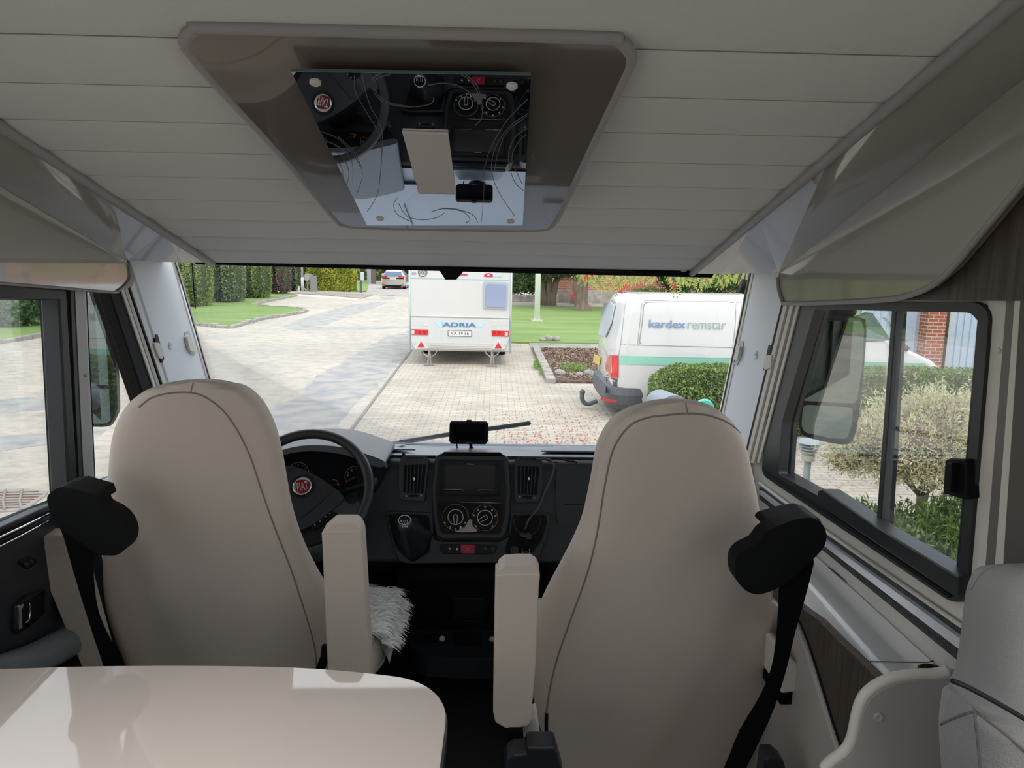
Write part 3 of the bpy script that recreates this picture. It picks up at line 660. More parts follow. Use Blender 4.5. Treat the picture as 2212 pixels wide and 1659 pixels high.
MB().prism([hit(x, y, PY(1.50)) for x, y in [(1657, 1146), (1664, 1134), (1704, 1122), (1748, 1114), (1774, 1122), (1780, 1140), (1700, 1150)]], (0, .09, .0)).build('guide_neck', M_black, bg2, bevel=.01)
slab('seat_belt', smoothpx([(1757, 1200), (1741, 1285), (1719, 1362), (1703, 1430), (1686, 1490), (1660, 1560), (1612, 1659), (1570, 1740), (1520, 1740), (1565, 1659), (1598, 1579), (1642, 1505), (1667, 1443), (1677, 1380), (1682, 1314), (1690, 1255)], 3, True), PY(1.49), .003, M_blacks, ps)
cush = MB().loft([superring((.38, y, 1.17+dz), Vector((1, 0, 0)), Vector((0, 0, 1)), .285*k, .085*k2, 3.2, 32) for y, dz, k, k2 in ((1.83, -.01, .80, .6), (1.86, 0, .93, .95), (1.95, 0, 1, 1), (2.10, .005, 1, 1), (2.22, .01, .94, .9), (2.27, .0, .75, .55))])
cu2 = cush.build('seat_cushion', M_leather2, ps, smooth=True)
arm2 = slab('armrest', [(1688, 1412), (1700, 1412), (1738, 1452), (1751, 1465), (1751, 1480), (1746, 1494), (1688, 1500)], PY(1.62), .25, M_leather2, ps, bevel=.012, seg=3)
slab('side_cover', [(1684, 1496), (1742, 1496), (1738, 1502), (1716, 1523), (1684, 1523)], PY(1.63), .2, M_blacks, ps, bevel=.004)
MB().box((.16, 1.98, .80), (.60, 2.20, 1.04)).build('pedestal', M_black, ps, bevel=.02, seg=3)
slab('recliner_cover', [(1096, 1640), (1110, 1630), (1135, 1628), (1140, 1614), (1200, 1614), (1216, 1670), (1230, 1760), (1092, 1760), (1090, 1655)], PY(1.50), .06, M_dash, ps, bevel=.01, seg=3)
slab('lever_bracket', [(1098, 1580), (1128, 1580), (1126, 1615), (1094, 1615)], PY(1.57), .03, M_blacks, ps, bevel=.004)
slab('recliner_cover', [(1655, 1635), (1680, 1635), (1695, 1648), (1704, 1680), (1706, 1750), (1640, 1750)], PY(1.48), .05, M_dash, ps, bevel=.01, seg=3)
slab('seat_cushion_edge', [(1128, 1560), (1160, 1540), (1168, 1600), (1132, 1604)], PY(1.62), .05, M_leather2, ps, bevel=.006)

# ------------------------------------------------------------------ table
tb_ = thing('dining_table', "glossy beige table with a rounded corner behind the driver's seat", 'table', (-.5, 1.0, .80))
PT = PZ(1.44)
tp = [(-700, 1452), (-300, 1448), (0, 1445), (150, 1440.5), (300, 1438.5), (450, 1438.5), (600, 1441), (700, 1446), (780, 1453), (850, 1461), (885, 1468), (915, 1480), (938, 1496), (953, 1515), (961, 1535), (962, 1560), (956, 1610), (950, 1659), (930, 1850), (-700, 1850)]
P_ = [hit(x, y, PT) for x, y in smoothpx(tp[:17], 4)+tp[17:]]
for p in P_: p.x = max(p.x, XL+.012)
MB().prism(P_, (0, 0, -.008)).build('table_top', M_table, tb_, bevel=.0015)
cen = Vector((-.6, .9, 1.5)); e_ = [p+(p-cen).normalized()*Vector((1, 1, 0)).length*.004 for p in P_]
MB().prism([Vector((p.x+.004, p.y-.004, 1.431)) for p in P_], (0, 0, -.034)).build('table_edge', M_dkedge, tb_, bevel=.004, seg=3)
MB().lathe([(.04, 0), (.04, .595)], (-.75, 1.05, .80), (0, 0, 1), 24).build('table_leg', M_chrome, tb_, smooth=False)

# ------------------------------------------------------------------ side counter, blind cassette, wave board, bench
sc = thing('side_counter', 'low white glossy side counter with a wavy front under the right window', 'counter', (.83, 1.7, .80))
PCN = PZ(1.49)
cen_ = [(1741, 1180), (1900, 1298), (2075, 1432), (2075, 1498), (1944, 1498), (1921, 1481), (1895, 1456), (1869, 1431), (1838, 1402), (1807, 1372), (1785, 1348), (1766, 1331), (1748, 1316), (1738, 1307), (1690, 1270), (1670, 1200)]
q_ = [hit(x, y, PCN) for x, y in cen_]
for p in q_: p.x = min(p.x, XR-.002)
MB().prism(q_, (0, 0, -.03)).build('worktop', M_counter, sc, bevel=.005, seg=3)
lid = [(1870, 1429), (1960, 1430), (2004, 1430), (2020, 1424), (2024, 1412), (2010, 1398), (1900, 1312), (1790, 1225)]
v = [hit(x, y, PZ(1.4912)) for x, y in lid]
MB().tube([hit(x, y, PZ(1.4905)) for x, y in smoothpx(lid, 4)], .0012, 5).build('lid_joint', M_dash2, sc)
wf = slab('wood_front', [(1670, 1262), (1732, 1314), (1766, 1338), (1807, 1380), (1869, 1440), (1893, 1464), (1893, 1700), (1830, 1700), (1822, 1641), (1790, 1560), (1765, 1460), (1745, 1390), (1726, 1344), (1670, 1290)], PX(.745), .02, M_wood, sc)
slab('wood_joint', smoothpx([(1722, 1338), (1742, 1385), (1772, 1480), (1800, 1572), (1824, 1640)], 4)+smoothpx([(1827, 1640), (1803, 1570), (1775, 1478), (1745, 1385), (1725, 1338)], 4), PX(.743), .004, M_rub, sc)
slab('base_cover', [(1600, 1280), (1670, 1300), (1716, 1345), (1738, 1400), (1766, 1490), (1794, 1580), (1815, 1640), (1818, 1800), (1500, 1800), (1500, 1500)], PX(.735), .03, mat('cream base', (.44, .40, .36), .4), sc, bevel=.006)
skt = thing('power_socket', 'round black lidded socket on the rear end of the white side counter', 'socket', hit(2005, 1452, PCN))
slab('plate', [(1967, 1445), (1992, 1441), (2035, 1445), (2050, 1456), (2045, 1463), (1984, 1465)], PZ(1.5), .009, M_dash2, skt, bevel=.002)
MB().lathe([(.027, 0), (.027, .006), (.023, .009), (.012, .009), (.012, .007), (.002, .007)], hit(2014, 1455, PZ(1.5)), (0, 0, 1), 28).build('lid', M_black, skt, smooth=False)
bc = thing('blind_cassette', 'pleated dark blind folded along the bottom of the right window with a silver rail', 'blind', hit(1900, 1290, PR))
def band(name, a, b, dx, th, m_, par): 
    return slab(name, [(1640, a[0]), (1785, a[1]), (2080, a[2]), (2075, b[2]), (1781, b[1]), (1640, b[0])], shift(PR, dx), th, m_, par)
M_mesh = brickmat('pleated blind', (.05, .05, .052), (.075, .075, .078), (.02, .02, .02), .006, .02, ms=.001, vert=True, bump=1, noise=0)
band('pleats', (1052, 1156, 1362), (1060, 1170, 1387), .02, .02, M_mesh, bc)
band('rail', (1060, 1170, 1384), (1067, 1180, 1405), .032, .03, mat('silver rail', (.72, .74, .78), .3, .3), bc)
band('pleats', (1066, 1178, 1402), (1078, 1192, 1432), .026, .03, M_mesh, bc)
tubepx('piping', [(1640, 1044), (1785, 1150), (2080, 1356)], shift(PR, .012), .006, M_cream, bc, k=1)
wb = thing('divider_board', 'light greige wave shaped divider board beside the rear bench', 'board', (.85, 1.25, .80))
wv = smoothpx([(1790, 1675), (1803, 1659), (1836, 1634), (1850, 1610), (1856, 1585), (1861, 1560), (1868, 1535), (1880, 1513), (1902, 1494), (1924, 1483), (1948, 1475), (1990, 1469), (2030, 1468), (2060, 1462)], 4)
pw = [hit(x, y, PY(1.25)) for x, y in wv]+[hit(2110, 1465, PY(1.25)), hit(2110, 1850, PY(1.25)), hit(1760, 1850, PY(1.25))]
MB().prism(pw, (0, .03, 0)).build('board', mat('greige laminate', (.40, .37, .34), .35, coat=.3), wb, bevel=.003)
MB().tube([p+Vector((-.004, .012, .004)) for p in pw[:-3]], .011, 8).build('edge_band', M_cream, wb, smooth=True)
MB().lathe([(.009, 0), (.008, .003), (.004, .003), (.003, .001)], hit(1897, 1549, PY(1.249)), (0, -1, 0), 18).build('screw', M_greyp, wb, smooth=False)
bs = thing('rear_bench', 'grey dinette bench with a smooth leather headrest above quilted fabric, at the right edge', 'bench', (.9, 1.1, .80))
hr = [(1207, 2190, 2240), (1210, 2160, 2300), (1220, 2130, 2380), (1245, 2103, 2440), (1280, 2088, 2480), (1330, 2080, 2500), (1400, 2072, 2510), (1460, 2060, 2515), (1478, 2050, 2515), (1500, 2052, 2515)]
PB = 1.02
def bench_part(name, rows, m_, Y, th, e=3.2):
    sec = []
    for (y, xl) in smoothpx([(a, b) for a, b, c in rows], 5):
        a = hit(xl, y, PY(Y+th*.75)); a.y = Y; ww = max(.03, XR-.012-a.x); hw = ww/2
        t = th*min(1, .25+ (y-rows[0][0])/40); sec.append(superring((a.x+hw, Y+th/2, a.z), Vector((1, 0, 0)), Vector((0, 1, 0)), hw, t/2, e, 36))
    return MB().loft(sec).build(name, m_, bs, smooth=True)
hd_ = bench_part('headrest', hr, M_greyleather, PB, .13)
lo = [(1470, 2054, 0), (1490, 2040, 0), (1530, 2032, 0), (1580, 2028, 0), (1659, 2034, 0), (1760, 2045, 0), (1850, 2055, 0)]
lb_ = bench_part('quilted_back', lo, M_fabric, PB-.02, .16)
t2 = bvh(hd_); t3 = bvh(lb_)
onsurf(t2, [(2098, 1275), (2120, 1240), (2150, 1224), (2180, 1219), (2210, 1224)], .0012, 'stitching', M_seam, hd_)
tubepx('piping', [(2056, 1470), (2090, 1484), (2150, 1516), (2212, 1552), (2225, 1560)], PY(PB-.021), .004, M_dash2, bs)
for q in ([(2108, 1498), (2106, 1540), (2112, 1600), (2120, 1680)], [(2032, 1565), (2070, 1548), (2108, 1536), (2150, 1528), (2175, 1532)], [(2108, 1538), (2150, 1570), (2200, 1610), (2230, 1640)]):
    onsurf(t3, q, .0022, 'quilt_seam', mat('quilt seam', (.16, .15, .145), .9), lb_)

# ------------------------------------------------------------------ dashboard
DN = Vector((0, 1, -.33)).normalized(); D0 = Vector((-.076, 2.483, 1.564)); DP = (D0, DN)
DB = shift(DP, -.035)
db = thing('dashboard', 'dark grey dashboard below the windscreen with vents, radio screen and heater dials', 'dashboard', (-.1, 2.8, 1.0))
def yb(z): return 2.483+.035/DN.y+(z-1.564)*.33
prof = [(yb(1.27), 1.27), (yb(1.57), 1.57), (yb(1.59)+.012, 1.598), (yb(1.60)+.05, 1.610), (2.80, 1.570), (3.12, 1.507), (3.26, 1.478), (3.26, 1.0), (2.75, 1.0), (2.62, 1.20)]
x0, x1 = XL+.01, XR-.01
MB().loft([[Vector((x, y, z)) for y, z in prof] for x in np.linspace(x0, x1, 5)]).build('body', M_dash, db, bevel=.012, seg=3)
MB().box((x0, 2.86, .80), (x1, 2.92, 1.30)).build('firewall', M_rub, db)
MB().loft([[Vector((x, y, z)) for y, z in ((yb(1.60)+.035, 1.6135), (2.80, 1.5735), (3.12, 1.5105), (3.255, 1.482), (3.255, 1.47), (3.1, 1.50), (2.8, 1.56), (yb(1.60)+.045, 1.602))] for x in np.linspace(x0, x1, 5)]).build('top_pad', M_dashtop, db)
# shaped top: recessed trays and the ridge along the glass
for a in ([(790, 969), (868, 966), (905, 974), (850, 985), (800, 986), (770, 978)], [(1150, 978), (1200, 973), (1290, 974), (1290, 990), (1190, 986)]):
    pass
MB().tube([(x0, 3.13, 1.506), (x1, 3.13, 1.506)], .012, 10).build('top_ridge', M_dashtop, db, smooth=True)
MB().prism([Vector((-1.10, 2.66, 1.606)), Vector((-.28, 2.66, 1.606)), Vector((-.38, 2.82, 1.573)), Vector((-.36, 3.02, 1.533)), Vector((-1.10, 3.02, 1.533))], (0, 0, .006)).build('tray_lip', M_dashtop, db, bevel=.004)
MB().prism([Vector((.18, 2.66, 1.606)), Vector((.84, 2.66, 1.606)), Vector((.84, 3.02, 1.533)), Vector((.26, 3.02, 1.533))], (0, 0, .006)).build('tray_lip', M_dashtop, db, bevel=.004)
for x in (-.9, -.55, -.2, .15, .5): MB().box((x, 3.235, 1.484), (x+.16, 3.25, 1.489)).build('defroster_slot', M_rub, db)
# centre stack
slab('centre_surround', [(940, 985), (952, 979), (1088, 981), (1098, 988), (1104, 1060), (1100, 1130), (1092, 1158), (1078, 1166), (955, 1166), (941, 1158), (934, 1120), (932, 1050)], shift(DP, .006), .07, M_dash, db, bevel=.008, seg=3)
slab('centre_bezel', [(947, 992), (1088, 994), (1094, 1060), (1090, 1120), (1080, 1154), (954, 1154), (944, 1120), (941, 1060)], shift(DP, .010), .01, M_dash2, db, bevel=.004, rnd=.006)
slab('top_lid', [(952, 984), (958, 976.5), (1082, 978), (1089, 985)], shift(DP, .012), .03, M_blacks, db, bevel=.003)
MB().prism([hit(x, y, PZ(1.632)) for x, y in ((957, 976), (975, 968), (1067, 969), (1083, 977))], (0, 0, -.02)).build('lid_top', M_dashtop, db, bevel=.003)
rd = slab('radio', [(953, 995), (1081, 997), (1079, 1073), (951, 1072)], shift(DP, .014), .02, M_blackg, db, bevel=.002, rnd=.004)
slab('fascia', [(957, 999), (1076, 1001), (1074, 1068), (956, 1068)], shift(DP, .016), .004, M_dash2, rd, bevel=.001)
slab('screen', [(963, 1004), (1070, 1005), (1068, 1057), (961, 1056)], shift(DP, .018), .003, mat('dark screen', (.020, .019, .021), .12), rd)
slab('trim_strip', [(959, 1056.5), (999, 1058), (1001, 1062), (958, 1061)], shift(DP, .020), .003, M_rub, rd)
for q in ([(959, 1057), (997, 1057.5), (1001, 1061)], [(1031, 1061), (1035, 1058), (1072, 1059)]): tubepx('chrome_line', q, shift(DP, .0205), .0006, M_chrome, rd, k=1, n=4)
textpx('lettering', 'Pioneer', [(1010, 1001), (1025, 1001.2), (1025, 1003.6), (1010, 1003.4)], shift(DP, .0185), M_whiteink, rd)
cl = slab('climate_panel', [(946, 1083), (1086, 1084), (1084, 1120), (1079, 1150), (952, 1150), (946, 1120)], shift(DP, .014), .02, M_blackg, db, bevel=.002, rnd=.006)
tubepx('chrome_line', [(991, 1085), (1010, 1085), (1083, 1086.5)], shift(DP, .016), .0007, M_chrome, cl, k=1, n=4)
slab('silver_insert', smoothpx([(1013, 1123), (1018, 1123), (1021, 1136), (1030, 1148), (983, 1149), (1003, 1140)], 3, True), shift(DP, .0165), .003, mat('satin silver insert', (.42, .38, .39), .25, .8), cl)
slab('centre_button', [(1007, 1088), (1025, 1088), (1022, 1103), (1010, 1103)], shift(DP, .017), .004, M_rub, cl, bevel=.001)
nn_ = -DN
def ring(name, cx, cy, rpx, tube, z, m_, par, n=28, arc=(0, 360)):
    P = []
    for i in range(n+1):
        t = R(arc[0]+(arc[1]-arc[0])*i/n); P.append(hit(cx+rpx*math.cos(t), cy-rpx*math.sin(t), shift(DP, z)))
    return MB().tube(P, tube, 5, cap=arc[1]-arc[0] < 360).build(name, m_, par, smooth=True)
for cx, cy, ang, txt in ((984, 1117, -90, ((972, 1140, '3'), (984, 1143.5, '2'), (995, 1140, '1'))), (1047.5, 1118.5, 210, ())):
    c = hit(cx, cy, shift(DP, .016)); k = MB().lathe([(.043, 0), (.042, .004), (.040, .005)], c, nn_, 36).build('dial', M_blackg, cl, smooth=False)
    ring('dial_ring', cx, cy, 28, .0004, .0215, M_greyp, k)
    kn = MB().lathe([(.027, 0), (.025, .014), (.022, .016)], c+nn_*.004, nn_, 32).build('knob', M_rub, cl, smooth=False)
    ring('knob_ring', cx, cy, 16.3, .0010, .037, M_whiteink, kn)
    a = R(ang); dx, dy = math.cos(a), -math.sin(a); px, py = -dy, dx
    loop = [(cx+dx*15+px*3, cy+dy*15+py*3), (cx+px*4, cy+py*4), (cx-dx*5+px*2.6, cy-dy*5+py*2.6), (cx-dx*5-px*2.6, cy-dy*5-py*2.6), (cx-px*4, cy-py*4), (cx+dx*15-px*3, cy+dy*15-py*3)]
    tubepx('pointer', loop, shift(DP, .039), .0009, M_whiteink, kn, k=4, n=4)
    for x, y, s_ in txt: textpx('numeral', s_, [(x-1.8, y-2.6), (x+1.8, y-2.6), (x+1.8, y+2.6), (x-1.8, y+2.6)], shift(DP, .022), M_whiteink, cl)
for x, y in ((961, 1129), (1005, 1129), (1033, 1101), (1048, 1095), (1063, 1102), (1070, 1115), (1064, 1137), (1028, 1137), (1024, 1113)):
    slab('dial_mark', [(x-2, y-1.5), (x+1.5, y-2), (x+2, y+1.5), (x-1.5, y+2)], shift(DP, .022), .001, M_greyp, cl)
# switch row
swr = slab('switch_row', [(949, 1178), (953, 1176), (1072, 1177), (1074, 1180), (1070, 1194), (1064, 1197), (958, 1196), (951, 1190)], shift(DP, .006), .03, M_dash2, db, bevel=.002)
hz = slab('hazard_button', [(995, 1176), (1025.5, 1176.5), (1025, 1196), (996, 1195.5)], shift(DP, .009), .006, M_red, swr, bevel=.001)
tubepx('warning_triangle', [(1010.5, 1182), (1014, 1189.5), (1007, 1189.5), (1010.5, 1182)], shift(DP, .0095), .0004, M_whiteink, hz, k=1, n=4)
for x in (964, 980, 1036): tubepx('switch_gap', [(x, 1177), (x, 1196)], shift(DP, .0062), .0005, M_rub, swr, k=1, n=4)
slab('rear_heater_mark', [(969, 1183.5), (974, 1183.5), (974, 1187), (969, 1187)], shift(DP, .0068), .001, M_greyp, swr)
slab('lock_mark', [(985.5, 1184), (989, 1184), (989, 1188), (985.5, 1188)], shift(DP, .0068), .001, M_whiteink, swr)
tubepx('hill_mark', [(1045, 1185), (1050, 1183), (1051, 1188), (1047, 1186)], shift(DP, .0068), .0004, M_greyp, swr, k=1, n=4)
ring('wheel_mark', 1064.5, 1186, 2.2, .0004, .0068, M_greyp, swr, n=12)
# air vents
def vent(hs, g, slots, kx, ky, marks):
    v = slab('air_vent', hs, shift(DP, .002), .05, M_dash, db, bevel=.008, seg=3, rnd=.01)
    f = slab('grille_opening', g, shift(DP, .004), .006, M_rub, v, rnd=.004)
    (ax_, ay_), (bx, by), (cx, cy), (dx, dy) = g
    for i in range(1, 6):
        t = i/6; tx, ty = ax_+(bx-ax_)*t, ay_+(by-ay_)*t; ux, uy = dx+(cx-dx)*t, dy+(cy-dy)*t
        slab('slat', [(tx-.9, ty), (tx+.9, ty), (ux+.9, uy), (ux-.9, uy)], shift(DP, .0075), .003, M_dash, v)
    slab('vent_knob', [(kx-3, ky-7), (kx+3, ky-7), (kx+3, ky+7), (kx-3, ky+7)], shift(DP, .012), .006, M_rub, v, bevel=.001)
    slab('knob_chrome', [(kx-1.6, ky-3), (kx+1.8, ky-3), (kx+1.8, ky+4), (kx-1.6, ky+4)], shift(DP, .014), .003, M_chrome, v, bevel=.0008)
    (mx0, my0), (mx1, my1) = marks
    ring('off_dot', mx0, my0, 1.2, .0008, .005, M_whiteink, v, n=10)
    ring('open_mark', mx1, my1, 1.8, .0005, .005, M_whiteink, v, n=12)
    slab('thumb_wheel', [(mx0+6, my0-2.4), (mx1-6, my0-2.6), (mx1-6, my1+2), (mx0+6, my0+2)], shift(DP, .006), .004, M_rub, v, bevel=.001)
    for i, (sa, sb) in enumerate(slots):
        slab('top_slot', [(sa, slots_y[0]+i*.1), (sa+3.4, slots_y[0]), (sb+2.6, slots_y[1]), (sb-.6, slots_y[1])], shift(DP, .0035), .002, M_rub, v)
slots_y = (987.5, 991.5)
vent([(866, 987), (885, 984), (918, 985), (926, 990), (921, 1040), (917, 1083), (866, 1078), (862, 1060), (862, 1010)], [(872, 1004), (920, 1003), (915, 1066), (871, 1064)], [(881+i*6, 878+i*6.4) for i in range(6)], 894, 1034, ((878, 1071.5), (909.5, 1070.5)))
slots_y = (990, 994.5)
vent([(1112, 992), (1122, 987), (1158, 988), (1172, 994), (1173, 1040), (1165, 1084), (1116, 1086), (1111, 1070), (1111, 1010)], [(1118, 1006), (1165, 1008), (1160, 1069), (1118, 1067)], [(1124+i*6, 1126+i*6) for i in range(6)], 1143, 1033, ((1123, 1073.5), (1154, 1076)))
# wings of the lower console, gear lever, socket well, glove box
low = slab('lower_console', [(832, 1107), (860, 1104), (935, 1108), (938, 1165), (955, 1170), (1080, 1170), (1098, 1160), (1102, 1108), (1188, 1110), (1188, 1130), (1177, 1172), (1165, 1205), (1150, 1216), (880, 1218), (862, 1212), (848, 1180)], shift(DP, -.008), .06, M_dash, db, bevel=.008, seg=3)
slab('socket_well', [(1108, 1112), (1180, 1113), (1182, 1128), (1170, 1168), (1150, 1194), (1092, 1196), (1090, 1188), (1103, 1150)], shift(DP, -.004), .012, M_rub, db, rnd=.01)
for cx, cy, r_ in ((1111, 1190, 9), (1136, 1191, 9)): MB().lathe([(.014, 0), (.014, .012), (.010, .012), (.010, .004)], hit(cx, cy-2, shift(DP, -.003)), nn_, 20).build('power_outlet', M_dash, db, smooth=False)
ring('outlet_ring', 1136, 1191, 8.5, .0006, .010, M_chrome, db, n=20)
gw = slab('gear_well', [(837, 1111), (862, 1109), (926, 1113), (930, 1150), (930, 1186), (922, 1199), (875, 1195), (855, 1182), (846, 1150)], shift(DP, -.004), .012, M_rub, db, rnd=.01)
gl = thing('gear_lever', 'gear lever with a black knob and creased black gaiter left of the heater dials', 'gear lever', hit(890, 1190, DP))
kc = atD(874, 1130, 2.387)
gb = hit(893, 1165, shift(DP, -.002))
def fold(c, r, k, z): return [Vector(c)+Vector((math.cos(2*math.pi*j/24), 0, 0))*r*(1+.16*math.sin(5*2*math.pi*j/24+k))+Vector((0, .33, 1)).normalized()*math.sin(2*math.pi*j/24)*r*1.05*(1+.16*math.cos(4*2*math.pi*j/24+k)) for j in range(24)]
MB().loft([fold(gb.lerp(kc, t), r_, t*2.2, 0) for t, r_ in ((0, .062), (.1, .060), (.28, .048), (.45, .040), (.62, .030), (.75, .020), (.88, .016), (.97, .014))]).build('gaiter', mat('gaiter leatherette', (.022, .025, .03), .38), gl, smooth=True)
kd = (EYE-kc).normalized()*.4+Vector((0, -.2, .8)); kd.normalize()
MB().lathe([(.010, -.045), (.017, -.035), (.022, -.012), (.0245, 0), (.0245, .006), (.021, .012)], kc, kd, 28, sc=(1, 1)).build('knob', mat('satin knob', (.05, .055, .06), .3), gl, smooth=True)
fd = (EYE-kc).normalized(); 
def circ3(c, r, n_, k=28): 
    a = n_.orthogonal().normalized(); b = n_.cross(a); return [c+(a*math.cos(2*math.pi*j/k)+b*math.sin(2*math.pi*j/k))*r for j in range(k+1)]
MB().lathe([(.019, 0), (.019, .003)], kc+kd*.012, kd, 28).build('knob_face', M_blackg, gl, smooth=False)
MB().tube(circ3(kc+kd*.0155, .0190, kd), .0012, 6, cap=False).build('knob_ring', M_chrome, gl, smooth=True)
KP = (kc+kd*.0156, kd)
textpx('shift_pattern', 'R 1 3 5', [(865.5, 1123.5), (881, 1123.5), (881, 1128), (865.5, 1128)], KP, M_whiteink, gl)
textpx('shift_pattern', '2 4 6', [(868, 1135), (881, 1135), (881, 1139.5), (868, 1139.5)], KP, M_whiteink, gl)
for q in ([(866, 1131.5), (881, 1131.5)], [(869, 1129), (869, 1134)], [(874, 1129), (874, 1134)], [(879.5, 1129), (879.5, 1134)]): tubepx('shift_pattern', q, shift(KP, .0005), .0004, M_whiteink, gl, k=1, n=4)
gx = slab('glove_box', [(1199, 1004), (1300, 1007), (1300, 1140), (1215, 1136), (1204, 1130), (1201, 1060)], shift(DB, .012), .02, M_dash, db, bevel=.006, rnd=.008)
tubepx('lid_joint', [(1218, 1089), (1300, 1091)], shift(DB, .0125), .0008, M_rub, db, k=1)
slab('mid_strip', [(1110, 1215), (1300, 1215), (1300, 1245), (1110, 1243)], PY(2.62), .05, M_dash, db, bevel=.005)
slab('mid_strip', [(700, 1195), (845, 1200), (850, 1235), (700, 1232)], PY(2.62), .05, M_dash, db, bevel=.005)
MB().lathe([(.012, 0), (.012, .008), (.008, .008), (.008, .003)], hit(807, 1168, PY(2.56)), (0, -1, 0), 18).build('ignition_lock', M_dash, db, smooth=False)
slab('column_panel', [(690, 1100), (835, 1108), (850, 1180), (848, 1200), (690, 1200)], PY(2.57), .1, M_dash2, db, bevel=.01)
# lower tunnel with cup holders
tn = thing('centre_tunnel', 'black storage tunnel with two cup holders under the dashboard', 'console', (-.1, 2.6, .8))
slab('back_panel', [(851, 1226), (1172, 1226), (1178, 1300), (1160, 1420), (905, 1420), (884, 1360), (862, 1280)], PY(2.56), .3, M_dash2, tn, bevel=.01)
slab('niche', [(872, 1252), (1160, 1252), (1150, 1340), (890, 1340), (876, 1290)], PY(2.558), .002, M_rub, tn, rnd=.03)
slab('niche_flap', [(978, 1292), (1045, 1292), (1052, 1335), (1046, 1341), (984, 1341), (976, 1336)], PY(2.55), .02, M_dash2, tn, bevel=.005)
tubepx('flap_edge', [(976, 1334), (990, 1340), (1040, 1341), (1046, 1336)], PY(2.548), .0012, M_dash, tn)
PT2 = PZ(1.02)
MB().prism([hit(x, y, PT2) for x, y in smoothpx([(884, 1362), (979, 1360), (1110, 1362), (1162, 1372), (1165, 1400), (1150, 1418), (1069, 1424), (940, 1420), (906, 1412), (888, 1394)], 3, True)], (0, 0, -.07)).build('cup_tray', M_dash, tn, bevel=.008, seg=3)
for cx in (937, 1080):
    c = hit(cx, 1380, PZ(1.022)); MB().lathe([(.046, 0), (.046, .004), (.040, .004), (.038, .0)], c, (0, 0, 1), 30).build('cup_ring', M_dash2, tn)
    MB().lathe([(.039, 0), (.039, .0025)], c, (0, 0, 1), 30).build('cup_well', M_rub, tn)
MB().prism([hit(x, y, PZ(1.021)) for x, y in [(980, 1364), (1040, 1364), (1040, 1395), (979, 1396)]], (0, 0, .002)).build('tray_well', M_rub, tn)
for x, y in ((955, 1385), (1063, 1386)): MB().ball(hit(x, y, PZ(1.02))+Vector((0, 0, .008)), .011).build('cup_grip', M_greyp, tn, smooth=True)
# instruments
bn = slab('binnacle_hood', smoothpx([(575, 1010), (583, 985), (610, 972), (650, 963), (700, 962), (750, 968), (800, 984), (826, 994), (832, 1001), (829, 1008), (812, 1008), (780, 996), (745, 983), (700, 976), (650, 976), (612, 984), (592, 1000), (585, 1020)], 3, True), PY(2.42), .25, mat('binnacle plastic', (.09, .105, .125), .4, bump=.15, bscale=500), db, bevel=.006, seg=3)
cl2 = slab('instrument_cluster', smoothpx([(570, 1015), (600, 980), (650, 968), (720, 968), (780, 985), (815, 1005), (800, 1040), (780, 1075), (720, 1090), (620, 1090), (580, 1060)], 3, True), PY(2.50), .04, M_rub, db)
slab('cluster_side', [(770, 1000), (826, 1004), (838, 1012), (820, 1050), (795, 1085), (770, 1090)], PY(2.49), .06, M_dash2, db, bevel=.01)
slab('display', [(678, 992), (739, 993), (738, 1031), (677, 1029)], PY(2.497), .003, mat('display dark blue', (.012, .014, .02), .2), cl2)
def gauge(cx, cy, r_, lo, hi, nd):
    P = [hit(cx+r_*math.cos(R(t)), cy-r_*math.sin(R(t)), PY(2.495)) for t in range(lo, hi+1, 12)]
    MB().tube(P, .0008, 4).build('gauge_ring', M_greyp, cl2)
    for t in range(lo, hi+1, 30): tubepx('gauge_tick', [(cx+r_*.86*math.cos(R(t)), cy-r_*.86*math.sin(R(t))), (cx+r_*.72*math.cos(R(t)), cy-r_*.72*math.sin(R(t)))], PY(2.4945), .0008, M_greyp, cl2, k=1, n=4)
    tubepx('needle', [(cx, cy), (cx+r_*.9*math.cos(R(nd)), cy-r_*.9*math.sin(R(nd)))], PY(2.49), .0016, mat('needle orange', (.65, .05, .02), .5), cl2, k=1, n=4)
gauge(768, 1030, 23, -30, 220, 208); gauge(645, 1021, 22, -30, 210, 200); gauge(721, 1047, 11, -10, 110, 0)
textpx('numeral', '2', [(758, 1013), (762, 1013), (762, 1018), (758, 1018)], PY(2.494), M_greyp, cl2); textpx('numeral', '1', [(750, 1024), (753, 1024), (753, 1028), (750, 1028)], PY(2.494), M_greyp, cl2)

# ------------------------------------------------------------------ steering wheel
WN = Vector((0, -math.cos(R(38)), math.sin(R(38)))); WC = atD(660, 1061, 2.37); WP = (WC, WN)
wx = Vector((1, 0, 0)); wy = WN.cross(wx); 
st = thing('steering_wheel', "black steering wheel with a red round badge in front of the driver's seat", 'steering wheel', WC)
M_wheel = mat('wheel rim leatherette', (.020, .023, .026), .42, bump=.2, bscale=700)
rr_ = .2015
ringp = [WC+(wx*math.cos(2*math.pi*j/64)+wy*math.sin(2*math.pi*j/64))*rr_ for j in range(65)]
MB().tube(ringp, .0165, 14, cap=False).build('rim', M_wheel, st, smooth=True)
Wn = shift(WP, .0)
pad = slab('airbag_pad', smoothpx([(590, 1030), (600, 1012), (617, 1006), (640, 1009), (680, 1026), (720, 1052), (741, 1072), (738, 1082), (715, 1103), (680, 1130), (648, 1146), (630, 1143), (600, 1120), (585, 1080)], 3, True), shift(WP, .012), .05, M_dash, st, bevel=.012, seg=4)
for q in ([(602, 1037), (615, 1022), (633, 1012)], [(650, 1120), (685, 1092), (717, 1061)]): tubepx('pad_groove', q, shift(WP, .0128), .0008, M_rub, pad)
